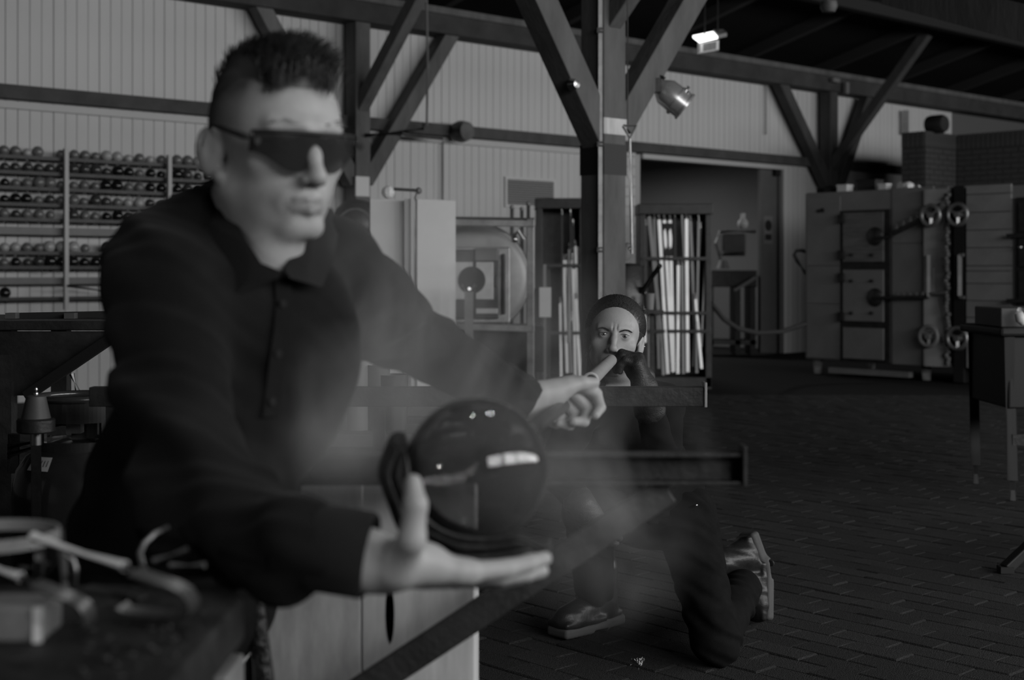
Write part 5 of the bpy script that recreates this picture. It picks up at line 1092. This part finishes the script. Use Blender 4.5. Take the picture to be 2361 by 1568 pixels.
# boots
def boot(T, parent, flex=0):
    RT_ = np.array(Euler((flex, 0, 0)).to_matrix()); RH_ = np.array(Euler((-flex*.8, 0, 0)).to_matrix()); lt_ = flex*.030
    s_ = Body(); s_.bx((0, .045, .016+lt_), (.046, .095, .0165), .012, .03, 1, RT_).bx((0, -.085, .018+lt_), (.037, .060, .018), .012, .03, 1, RH_)
    s_.bx((0, -.018, .0), (.07, .030, .010), .004, .006, -1)
    for yy in (-.125, -.105, -.085, -.065, .02, .04, .06, .08, .10, .12): s_.bx((0, yy, .0), (.07, .003, .004), .001, .001, -1)
    w = Body().add(s_, T); flesh('boot_sole', w, .0030, [SOLE], parent)
    b = Body(); b.bx((0, .045, .039+lt_), (.044, .092, .010), .008, .02, 1, RT_).bx((0, -.083, .042+lt_), (.034, .054, .012), .011, .02, 1, RH_)
    b.el((0, .080, .056), (.043, .058, .040), .02).el((0, .02, .066), (.038, .07, .046), .02).el((0, -.075, .075), (.036, .05, .055), .02).rc((0, -.068, .09), (0, -.072, .190), .046, .049, .025)
    b.rc((-.03, .02, .112), (.03, .02, .112), .004, .004, .004).rc((-.032, .0, .128), (.032, .0, .128), .004, .004, .004)
    w = Body().add(b, T); flesh('boot_upper', w, .0032, [LEATHER], parent, None, wrinkle(.0010, 8, .035, (0, .4, .8)))
    lc_ = MB()
    for k in range(4):
        yy, zz = .048-k*.020, .101+k*.013; lc_.tube([TP(T, (-.020, yy, zz-.006)), TP(T, (0, yy+.004, zz+.004)), TP(T, (.020, yy, zz-.006))], .0022, 6)
    lc_.build('laces', M['rubber'], parent, smooth=60)
hl, to = V((.352, 4.575, 0)), V((.120, 4.350, 0)); fdir = (to-hl).normalized(); T = pose((hl+to)/2+V((0, 0, .001)), fdir); boot(T, wroot, .03)
yf = V((.17, -.10, -.98)).normalized(); zf = V((-.84, -.53, -.10)); zf = (zf-yf*zf.dot(yf)).normalized(); xf = yf.cross(zf); cb = V((.818, 4.60, .150))
boot(np.array([[xf.x, yf.x, zf.x, cb.x], [xf.y, yf.y, zf.y, cb.y], [xf.z, yf.z, zf.z, cb.z], [0, 0, 0, 1]]), wroot, .26)
# ---------------------------------------------------------------- the glassblower in front
psi = math.radians(37); pit = math.radians(3)
MF = V((math.sin(psi)*math.cos(pit), -math.cos(psi)*math.cos(pit), -math.sin(pit))); MC = V((-.3095, 1.85, 1.286)); MT = pose(MC, MF, 0)
mroot = empty('person', V((-.45, 1.95, .60)), 'man in black shirt with dark glasses shaping the glass globe', 'person')
G = dict(neck=V((-.372, 1.945, 1.165)), rsh=V((-.440, 1.765, 1.112)), lsh=V((-.255, 2.015, 1.140)), rel=V((-.352, 1.585, .862)), rwr=V((-.150, 1.455, .838)), lel=V((-.192, 2.25, 1.045)), lwr=V((.022, 2.452, .904)),
         chest=V((-.345, 1.875, 1.005)), belly=V((-.436, 1.93, .840)), pel=V((-.470, 1.96, .700)), rhip=V((-.53, 1.88, .665)), lhip=V((-.445, 1.92, .660)), rkn=V((-.60, 1.47, .55)), lkn=V((-.45, 1.62, .55)), ran=V((-.60, 1.62, .12)), lan=V((-.47, 1.75, .12)))
msd = np.array((.605, .795, 0.)); mup = np.array((G['neck']-G['pel']).normalized()); mfw = np.cross(mup, msd); mfw /= np.linalg.norm(mfw); msd = np.cross(mfw, mup); RM = np.stack([msd, mfw, mup], 1)
# right hand, palm up under the wet pad
mrh, rt_ = hand(G['rwr']+V((.010, 0, -.010)), (.80, .52, -.20), (.05, .36, .93), 1, [(.16, .12, .05), (.06, .10, .06), (.0, .10, .06), (-.02, .12, .08)], [(-.20, .80, .42), (-.12, .32, .9), (.15, -.45, .85)], 1.02, .10, 1.0, .014, (G['rwr']-at(680, 1256, 1.462)).normalized())
# left hand closed on the pipe
mlh, lt_ = hand(G['lwr'], (.70, .66, .14), (.55, -.20, -.80), -1, [(.70, 1.15, .8), (1.15, 1.35, .9), (1.25, 1.4, .9), (1.3, 1.4, .9)], [(.95, .30, .15), (.95, .15, .05), (.95, .05, .20)], 1.04, .03, 1.0, .022, (G['lwr']-G['lel']).normalized())
mb = Body().add(head('m'), MT)
mb.chain([TP(MT, (0, -.030, -.050)), G['neck']+V((.01, -.01, .02)), G['neck']+V((0, 0, -.06))], [.060, .062, .08], .03)
mb.rc(TP(MT, (-.05, .0, -.055)), G['neck']+V((.07, -.055, -.03)), .014, .014, .03).rc(TP(MT, (.05, .0, -.055)), G['neck']+V((.045, -.085, -.045)), .014, .014, .03).el(TP(MT, (0, .035, -.135)), (.014, .014, .02), .03)
mb.rc(TP(MT, (0, .005, -.08)), at(622, 588, 1.805), .046, .030, .03)
mb.chain([G['rsh'], G['neck']+V((0, 0, -.04)), G['lsh']], [.058, .06, .058], .03)
mb.el(G['chest'], (.150, .105, .17), .03, 1, RM).el(G['belly'], (.140, .105, .15), .03, 1, RM).el(G['pel'], (.150, .115, .11), .03, 1, RM)
mb.chain([G['rsh'], G['rel'], at(680, 1256, 1.462), G['rwr']], [.052, .043, .033, .029], .02).chain([G['lsh'], G['lel'], G['lwr']], [.052, .043, .029], .02)
mb.chain([G['rhip'], G['rkn'], G['ran']], [.085, .06, .045], .03).chain([G['lhip'], G['lkn'], G['lan']], [.085, .06, .045], .03)
mb.add(mrh, np.eye(4)).add(mlh, np.eye(4))
def mreg(c):
    L = (c-MT[:3, 3])@MT[:3, :3]; x, y, z = np.abs(L[:, 0]), L[:, 1], L[:, 2]
    lip = (x < .022) & (y > .0885) & (z < -.0585) & (z > -.0815)
    near = (x < .082) & (np.abs(y) < .14) & (np.abs(z) < .17)
    return lip.astype(int)
def sst(x): x = np.clip(x, 0, 1); return x*x*(3-2*x)
def mstub(c):
    L = (c-MT[:3, 3])@MT[:3, :3]; x, y, z = np.abs(L[:, 0]), L[:, 1], L[:, 2]; near = (x < .083) & (np.abs(y) < .14) & (np.abs(z) < .17) & ~((x > .0785) & (z < .035))
    d1 = sst((.058-y)/.026); lo_ = np.where(y > -.02, .004, .004-.075*np.clip((-.02-y)/.03, 0, 1)); d2 = sst((z-lo_)/.03)
    s_ = .34*d1*d2+.45*d1*sst((z-.052)/.03)+.75*sst((.000-y)/.06)*d2*sst((z+.01)/.05)+.12*sst((-.045-z)/.03)*(y > .0)
    return np.where(near, np.clip(s_, 0, 1), 0)
mbody, mv_ = flesh('body', mb, .0032, [SKINM, LIPS], mroot, mreg, None, mstub)
tag(mbody, 'bare skin of face, neck and hands')
eyeballs(MT, MF*1.0+V((.1, -.1, -.7)), mroot)
# hair: short on top, brushed up into a quiff
hb = Body().el((0, -.006, .058), (.0745, .092, .080)).el((0, .040, .090), (.046, .042, .030), .02).el((0, -.010, .118), (.05, .07, .026), .02)
hb.el((0, .125, .012), (.070, .060, .066), .014, -1).bx((0, -.02, -.040), (.12, .15, .09), .01, .02, -1)
for s in (-1, 1): hb.el((s*.090, .045, .060), (.040, .066, .050), .014, -1)
hb = Body().add(hb, MT)
mh, _ = flesh('hair', hb, .0034, [HAIR], mroot, None, wrinkle(.0012, 12, .014, (.6, .6, .3)))
sp = []; rn = random.Random(8)
for k in range(1500):
    x = rn.uniform(-.052, .052); y = rn.uniform(-.07, .074); q_ = 1-(x/.078)**2-((y+.004)/.098)**2
    if q_ < .05: continue
    z_ = .055+.086*q_**.5; ln = rn.uniform(.018, .030)+(.022*max(0, (y-.01)/.06)); fx = rn.uniform(-.5, .5)+x*4; fy = .75*(y > -.02)+rn.uniform(-.25, .25)-.1
    p = V((x, y, z_-.006)); o = V((fx*.35, fy, 1.0)).normalized()
    sp.append(([TP(MT, p), TP(MT, p+o*ln*.5), TP(MT, p+o*ln*.8+V((fx*.004, .004, -.002))), TP(MT, p+o*ln+V((fx*.010, .010, -.006)))], .0011))
for k in range(260):       # forelock hanging over the brow line
    x = rn.uniform(-.040, .044); y = .072+rn.uniform(-.014, .008); p = V((x, y, .100-.35*abs(x)+rn.uniform(-.012, .012)))
    sp.append(([TP(MT, p), TP(MT, p+V((.004, .014, .010))), TP(MT, p+V((.008, .023, .004))), TP(MT, p+V((.012, .027, -.010)))], .0013))
strands(sp).build('hair_tufts', HAIR, mroot, smooth=180)
mvl = (mv_-MT[:3, 3])@MT[:3, :3]; mvl = mvl[(np.abs(mvl[:, 0]) < .12) & (np.abs(mvl[:, 2]) < .16) & (np.abs(mvl[:, 1]) < .15)]
for s in (-1, 1):
    sp = []
    for k in range(14):
        t = rn.random(); x = s*(.012+.036*t); zz = .031+.006*math.sin(t*2.6)+rn.uniform(-.003, .003); y = surf(mvl, x, zz, .004); sp.append(([TP(MT, (x, y-.0005, zz)), TP(MT, (x+s*.004, y+.0012, zz+.001)), TP(MT, (x+s*.008, y-.001, zz+.0015))], .0007))
    strands(sp).build('eyebrow', mat('greying eyebrow', .20, .7), mroot)
# wraparound safety glasses
LENS = bpy.data.materials.new('dark lens'); LENS.use_nodes = True; nt = LENS.node_tree; bs = nt.nodes['Principled BSDF']; bs.inputs['Base Color'].default_value = (.04, .04, .04, 1); bs.inputs['Roughness'].default_value = .12
tr_ = nt.nodes.new('ShaderNodeBsdfTransparent'); tr_.inputs[0].default_value = (.55, .55, .55, 1); mx = nt.nodes.new('ShaderNodeMixShader'); mx.inputs[0].default_value = .45
nt.links.new(tr_.outputs[0], mx.inputs[1]); nt.links.new(bs.outputs[0], mx.inputs[2]); nt.links.new(mx.outputs[0], nt.nodes['Material Output'].inputs[0])
gl = empty('glasses', V((0, 0, 0))); gl.parent = mroot; gl.location = TP(MT, (0, .09, 0))-wl(mroot)
b = MB(); nx, nz = 44, 10; vs = []
def gpt(u_, v_):
    x = -.074+.148*u_; a = abs(x); y = .1125-.0018*(a/.02)**2-.0080*max(0, (a-.045)/.03)**2
    top = .0195-.03*max(0, a-.05)*.3; q_ = min(1, max(0, (a-.026)/.048)); bot = -.0285+.024*q_*q_*(3-2*q_)+.030*max(0, 1-a/.016)
    z_ = top+(bot-top)*v_; return (x, y-.004*v_*v_, z_)
for th in (0, -.0022):
    for i in range(nx+1):
        for j in range(nz+1): x, y, z_ = gpt(i/nx, j/nz); vs.append(TP(MT, (x, y+th, z_)))
n1 = (nx+1)*(nz+1); q = lambda i, j, o=0: o+i*(nz+1)+j
fs = [(q(i, j), q(i+1, j), q(i+1, j+1), q(i, j+1)) for i in range(nx) for j in range(nz)]+[(q(i, j, n1), q(i, j+1, n1), q(i+1, j+1, n1), q(i+1, j, n1)) for i in range(nx) for j in range(nz)]
fs += [(q(i, 0), q(i, 0, n1), q(i+1, 0, n1), q(i+1, 0)) for i in range(nx)]+[(q(i, nz), q(i+1, nz), q(i+1, nz, n1), q(i, nz, n1)) for i in range(nx)]+[(q(0, j), q(0, j+1), q(0, j+1, n1), q(0, j, n1)) for j in range(nz)]+[(q(nx, j), q(nx, j, n1), q(nx, j+1, n1), q(nx, j+1)) for j in range(nz)]
b.add(vs, fs); b.build('lens', LENS, gl, smooth=50)
b = MB(); b.tube([TP(MT, (x, y+.0008, z_+.001)) for x, y, z_ in [gpt(i/30, 0) for i in range(31)]], .0024, 8); b.build('frame_rim', M['rubber'], gl, smooth=60)
for s in (-1, 1):
    pts = [(s*.072, .096, .008), (s*.0775, .070, .014), (s*.0820, .030, .022), (s*.0855, -.002, .029), (s*.084, -.020, .026), (s*.081, -.034, .005)]
    MB().tube([TP(MT, p) for p in pts], [.005, .0042, .0030, .0026, .0026, .0028], 10).build('temple', M['rubber'], gl, smooth=60)
# shirt: body, sleeves, placket, collar
ms = Body(); ms.el(G['chest'], (.166, .122, .18), .04, 1, RM).el(G['belly'], (.150, .122, .17), .05, 1, RM).el(G['pel']+V((0, 0, .02)), (.158, .132, .13), .05, 1, RM)
ms.chain([G['rsh'], G['neck']+V((-.005, .015, -.035)), G['lsh']], [.058, .070, .062], .05)
ms.chain([at(350, 590, 1.82), at(440, 560, 1.90), at(520, 497, 1.97)], [.058, .060, .055], .04).chain([G['rsh']+V((.012, 0, -.006)), G['rel'], at(680, 1256, 1.462), G['rwr']+V((-.012, .008, -.004))], [.064, .060, .0425, .042], .035).chain([G['lsh'], (G['lsh']+G['lel'])/2+V((.005, 0, -.012)), G['lel'], G['lwr']+V((-.012, -.012, .006))], [.066, .068, .060, .043], .03)
for a, b_, r_ in ((V((-.47, 1.70, 1.06)), V((-.36, 1.62, .97)), .010), (V((-.46, 1.66, .98)), V((-.36, 1.58, .93)), .010), (V((-.42, 1.60, .90)), V((-.33, 1.57, .83)), .011), (V((-.33, 1.80, .98)), V((-.40, 1.84, .90)), .010),
                  (V((-.30, 1.53, .80)), V((-.27, 1.56, .90)), .009), (V((-.25, 1.48, .80)), V((-.23, 1.52, .88)), .008), (V((-.36, 1.87, 1.09)), V((-.40, 1.80, .98)), .009), (V((-.19, 2.19, 1.10)), V((-.13, 2.24, 1.02)), .010), (V((-.10, 2.28, 1.04)), V((-.06, 2.32, .94)), .009)): ms.rc(a, b_, r_, r_*.7, .035)
nk = Body(); ms.rc(TP(MT, (0, -.02, -.05)), G['neck']+V((.040, -.050, -.03)), .066, .056, .012, -1)
wd = (G['rwr']-at(680, 1256, 1.462)).normalized(); ms.chain([TP(MT, (0, -.01, -.06)), at(596, 540, 1.795), at(634, 606, 1.765)], [.062, .044, .014], .010, -1)
xw, yw, zw = frame(wd); RW = np.stack([np.array(zw), np.array(xw), np.array(yw)], 1); ms.bx(G['rwr']+wd*.095, (.095, .085, .085), .004, .004, -1, RW)
wd = (G['lwr']-G['lel']).normalized(); xw, yw, zw = frame(wd); RW = np.stack([np.array(zw), np.array(xw), np.array(yw)], 1); ms.bx(G['lwr']+wd*.085, (.095, .085, .085), .004, .004, -1, RW)
def mdisp(P, f=wrinkle(.0048, 31, .075, (.5, -.3, .7)), g=wrinkle(.0012, 32, .03, (.2, .6, .6))): return f(P)+g(P)
mshirt, sv = flesh('shirt', ms, .0050, [BLACK_CLOTH], mroot, None, mdisp)
svl = np.array(sv)
def front(px, py):      # the shirt surface seen at a pixel
    o = np.array((0, 0, CAMZ)); r = np.array(((px-CXP)/F, 1, -(py-HOR)/F)); r /= np.linalg.norm(r); d = svl-o; t = d@r; e_ = np.linalg.norm(d-t[:, None]*r, axis=1); k = np.nonzero(e_ < .006)[0]
    if not len(k): k = [int(e_.argmin())]
    t0 = min(t[k]); return V(o+r*t0)
COLLAR = mat('black shirt collar', .010, .85, spec=.2, sheen=.03, bump=.06, bscale=600)
nb_ = G['neck']; cx = V(MF.x*1.0, ) if 0 else None
def collar_leaf(pts_top, pts_bot, nm):
    b = MB(); n = len(pts_top); th = .0032; vs = []; c0 = nb_+V((.02, -.02, .02))
    for a, b_ in zip(pts_top, pts_bot):
        for p in (a, (a+b_)/2+((a+b_)/2-c0).normalized()*.006, b_): o = (p-c0).normalized(); vs += [p+o*th, p]
    m = 6; fs = []
    for i in range(n-1):
        for j in range(2): fs += [(i*m+2*j, (i+1)*m+2*j, (i+1)*m+2*j+2, i*m+2*j+2), (i*m+2*j+1, i*m+2*j+3, (i+1)*m+2*j+3, (i+1)*m+2*j+1)]
        fs += [(i*m, i*m+1, (i+1)*m+1, (i+1)*m), (i*m+4, (i+1)*m+4, (i+1)*m+5, i*m+5)]
    fs += [(0, 2, 3, 1), (2, 4, 5, 3), ((n-1)*m, (n-1)*m+1, (n-1)*m+3, (n-1)*m+2), ((n-1)*m+2, (n-1)*m+3, (n-1)*m+5, (n-1)*m+4)]
    b.add(vs, fs); b.build(nm, COLLAR, mroot, smooth=50)
# right leaf: from the nape round the side of the neck to the point on the chest
top = [at(505, 400, 2.02), at(497, 413, 1.95), at(514, 447, 1.88), at(538, 497, 1.825), at(568, 553, 1.785), at(602, 606, 1.755), at(646, 624, 1.750)]
bot = [at(470, 440, 2.06), at(452, 470, 1.95), at(450, 530, 1.86), at(460, 605, 1.80), at(498, 650, 1.765), at(528, 690, 1.745), at(640, 640, 1.758)]
collar_leaf(top, bot, 'collar')
top = [at(655, 622, 1.770), at(668, 585, 1.80), at(690, 545, 1.86), at(715, 500, 1.93), at(738, 470, 1.99)]
bot = [at(668, 640, 1.765), at(740, 660, 1.79), at(765, 600, 1.88), at(775, 540, 1.96), at(772, 500, 2.02)]
collar_leaf(top, bot, 'collar')
pl_ = [front(x, y)+V((0, -.003, 0)) for x, y in ((652, 640), (655, 700), (650, 760), (640, 830), (632, 900), (625, 960))]
strip(pl_, (.018, .012, 0), .003).build('placket', BLACK_CLOTH, mroot, smooth=50)
for x, y in ((654, 700), (643, 815), (630, 925)): q = front(x, y)+V((.0, -.006, 0)); MB().lathe(q, (.6, -.8, 0), [(0, .002), (.005, .002), (.0055, 0), (0, 0)], 12).build('button', COLLAR, mroot, smooth=40)
# cuffs
for a, d_, r_ in ((G['rwr'], (G['rwr']-at(680, 1256, 1.462)).normalized(), .0405), (G['lwr'], (G['lwr']-G['lel']).normalized(), .0395)):
    x, y, d = frame(d_); MB().lathe(a-d_*(.050 if a is G['rwr'] else .066)+V((0, 0, .002)), d_, [(r_*1.08, -.004), (r_*1.12, .0), (r_*1.10, .052), (r_*1.02, .056), (r_*.98, .050), (r_*.98, 0)], 36).build('cuff', COLLAR, mroot, smooth=50)
mt_ = Body().el(G['pel']+V((0, 0, -.02)), (.162, .130, .11), .03, 1, RM).chain([G['rhip'], G['rkn'], G['ran']], [.100, .080, .062], .03).chain([G['lhip'], G['lkn'], G['lan']], [.084, .074, .062], .03)
flesh('trousers', mt_, .0065, [DENIM], mroot, None, wrinkle(.003, 19, .06, (.4, .3, .8)))
for x, y, dx in ((-.60, 1.555, -.1), (-.47, 1.69, .1)): boot(pose((x+dx*.3, y, .001), (dx, -1, 0)), mroot)
# ================================================================ THE HOT GLASS
s0, s1 = at(1362, 877, 3.12), at(1409, 831, 3.84); pdir = (s1-s0).normalized()
pm_, pg = s0+pdir*(3.945-3.12)/pdir.y, s0+pdir*(2.545-3.12)/pdir.y
GC = at(1098, 1083, 1.625); GR = .0825
gdir = (pg-GC).normalized()
gg = empty('glass_globe', GC, 'big smoky blown glass globe held in a dark wet pad', 'glass')
def sph(r, flip, n0=.0):
    prof = []
    for k in range(33):
        a = math.pi*(1-k/32)
        if a < .26: break
        prof.append((r*math.sin(a), r*math.cos(a)))
    return prof
neck = [(.0205, GR*.985), (.0165, GR*1.07), (.0150, GR*1.20), (.0148, GR*1.5)]
outer = sph(GR, 0)+neck; inn = [(a, b_) for a, b_ in sph(GR-.0055, 0)]+[(.0145, GR*.96), (.0095, GR*1.08), (.0075, GR*1.20), (.0075, GR*1.5)]
b = MB(); b.lathe(GC, gdir, outer+inn[::-1], 72, closed=False); 
n_ = 72; L_ = len(outer)+len(inn); b.f += [((L_-1)*n_+k, (L_-1)*n_+(k+1) % n_, (k+1) % n_, k) for k in range(n_)] if 0 else []; b.mi = [0]*len(b.f)
go = b.build('globe_body', M['glass'], gg, smooth=60)
bp = empty('blowpipe', pg, "blowpipe running from the woman's mouth through the man's hand to the globe", 'pipe')
p0 = GC+gdir*GR*1.35
MB().tube([p0, GC+(pg-GC)*.55, pg, pm_-pdir*.02, pm_+pdir*.018], [.0125, .0115, .0105, .0085, .0070], 16).build('tube', M['dark_metal'], bp, smooth=50)
sd_ = (s1-s0).normalized()
b = MB(); b.lathe(s0, sd_, [(.0135, 0), (.0160, 0), (.0155, (s1-s0).length), (.0115, (s1-s0).length)], 32); b.build('cardboard_sleeve', M['cork'], bp, smooth=40)
b = MB(); b.lathe(s0-sd_*.004, sd_, [(.0120, .004), (.0125, -.001), (.0150, -.002), (.0180, 0), (.0182, .012), (.0165, .014)], 32); tag(b.build('sleeve_rim', M['cork_rim'], bp, smooth=50), 'pale cut rim of the sleeve')
# folded wet paper pad wrapped under the globe
pd = empty('paper_pad', GC-Z*GR*1.3, 'thick dark wet paper pad cradling the glass globe on the open hand', 'pad')
view = V((GC.x, GC.y, GC.z-CAMZ)).normalized(); pax = (gdir*.8+V((0, .3, 0))).normalized()
ex = V((1, 0, 0)); ex = (ex-pax*ex.dot(pax)).normalized(); ez = pax.cross(ex)
if ez.z < 0: ez = -ez
prof = []; a_list = [math.radians(a) for a in (172, 180, 190, 202, 215, 228, 240, 252, 262)]
ri, ro = GR+.0015, GR+.030
inner = [(ri*math.cos(a), ri*math.sin(a)) for a in a_list]; outr = [((ro+.004*math.sin(i*1.7))*math.cos(a), (ro+.004*math.sin(i*1.7))*math.sin(a)) for i, a in enumerate(a_list)]
inner = [(-.092, .038), (-.087, .020)]+inner[1:]+[(.02, -.0875), (.055, -.0855), (.085, -.083)]; outr = [(-.100, .040), (-.109, .020)]+outr[1:]+[(.02, -.112), (.055, -.108), (.085, -.099)]
for layer in range(3):
    f0, f1 = layer/3, (layer+1)/3-.06; b = MB(); nl = len(inner); vs = []; w0 = -.078+.006*layer; rr = random.Random(layer)
    cols = 9
    for i in range(nl):
        for f in (f0, f1):
            x_ = inner[i][0]*(1-f)+outr[i][0]*f; z_ = inner[i][1]*(1-f)+outr[i][1]*f
            for c in range(cols):
                t = c/(cols-1); y_ = w0+(.135-.008*layer)*t; sag = .010*((t-.5)*2)**2
                m_ = 1+rr.uniform(-.006, .006); ri_ = max(.5, (1-(min(0, y_)/(1.22*GR))**2))**.5; kx = (inner[i][0]*(ri_-1)); kz = inner[i][1]*(ri_-1); vs.append(GC+ex*(x_*m_+kx)+ez*(z_*m_+kz)+pax*y_)
    st_ = 2*cols; fs = []
    for i in range(nl-1):
        for c in range(cols-1):
            fs += [(i*st_+c, i*st_+c+1, (i+1)*st_+c+1, (i+1)*st_+c), (i*st_+cols+c, (i+1)*st_+cols+c, (i+1)*st_+cols+c+1, i*st_+cols+c+1)]
        for c in (0, cols-1): fs.append((i*st_+c, (i+1)*st_+c, (i+1)*st_+cols+c, i*st_+cols+c))
    for i in (0, nl-1): fs += [(i*st_+c, i*st_+cols+c, i*st_+cols+c+1, i*st_+c+1) for c in range(cols-1)]
    b.add(vs, fs); o = b.build('paper_layer', M['paper'], pd, smooth=70)
    sb = o.modifiers.new('soft', 'SUBSURF'); sb.levels = 1; sb.render_levels = 2
# ================================================================ STEAM
def smoke(name, c, rad, dens, scale, seed, label, thr=.42):
    b = MB(); b.ball((0, 0, 0), 1.0, 24, 14); o = b.build(name, None, None, origin=(0, 0, 0)) if 0 else None
    me = b.mesh(name, [], (0, 0, 0)); o = bpy.data.objects.new(name, me); COL.objects.link(o); o.location = c; o.scale = rad
    m_ = bpy.data.materials.new('steam'); m_.use_nodes = True; nt = m_.node_tree; nt.nodes.clear(); N_ = nt.nodes.new
    out = N_('ShaderNodeOutputMaterial'); vs = N_('ShaderNodeVolumeScatter'); vs.inputs['Color'].default_value = (.9, .9, .9, 1); vs.inputs['Anisotropy'].default_value = .0
    tc = N_('ShaderNodeTexCoord'); ge = N_('ShaderNodeNewGeometry'); ln = N_('ShaderNodeVectorMath'); ln.operation = 'LENGTH'; nt.links.new(tc.outputs['Object'], ln.inputs[0])
    fo = N_('ShaderNodeMapRange'); fo.inputs[1].default_value = 1.0; fo.inputs[2].default_value = .15; fo.inputs[3].default_value = 0; fo.inputs[4].default_value = 1; nt.links.new(ln.outputs['Value'], fo.inputs[0])
    no = N_('ShaderNodeTexNoise'); no.inputs['Scale'].default_value = scale; no.inputs['Detail'].default_value = 3; no.inputs['Distortion'].default_value = 1.2
    mp = N_('ShaderNodeMapping'); mp.inputs['Location'].default_value = (seed, seed*.7, seed*1.3); mp.inputs['Scale'].default_value = (1, 1, .75); nt.links.new(ge.outputs['Position'], mp.inputs[0]); nt.links.new(mp.outputs[0], no.inputs['Vector'])
    mr = N_('ShaderNodeMapRange'); mr.inputs[1].default_value = thr; mr.inputs[2].default_value = .72; nt.links.new(no.outputs[0], mr.inputs[0])
    mu = N_('ShaderNodeMath'); mu.operation = 'MULTIPLY'; nt.links.new(mr.outputs[0], mu.inputs[0]); nt.links.new(fo.outputs[0], mu.inputs[1])
    m2 = N_('ShaderNodeMath'); m2.operation = 'MULTIPLY'; m2.inputs[1].default_value = dens; nt.links.new(mu.outputs[0], m2.inputs[0]); nt.links.new(m2.outputs[0], vs.inputs['Density']); nt.links.new(vs.outputs[0], out.inputs['Volume'])
    me.materials.append(m_); tag(o, label, 'steam', kind='stuff'); return o
smoke('steam', at(960, 820, 1.95), (.30, .16, .26), 6.0, 5.5, 1.0, "steam drifting up in front of the man's far sleeve", .38)
smoke('steam', at(1400, 1130, 1.82), (.16, .10, .20), 6.0, 7.0, 4.0, 'steam rising at the right of the globe over the front rail', .40)
smoke('steam', at(830, 1000, 1.80), (.20, .12, .15), 6.0, 6.5, 9.0, 'steam drifting left of the globe between arm and rail', .40)
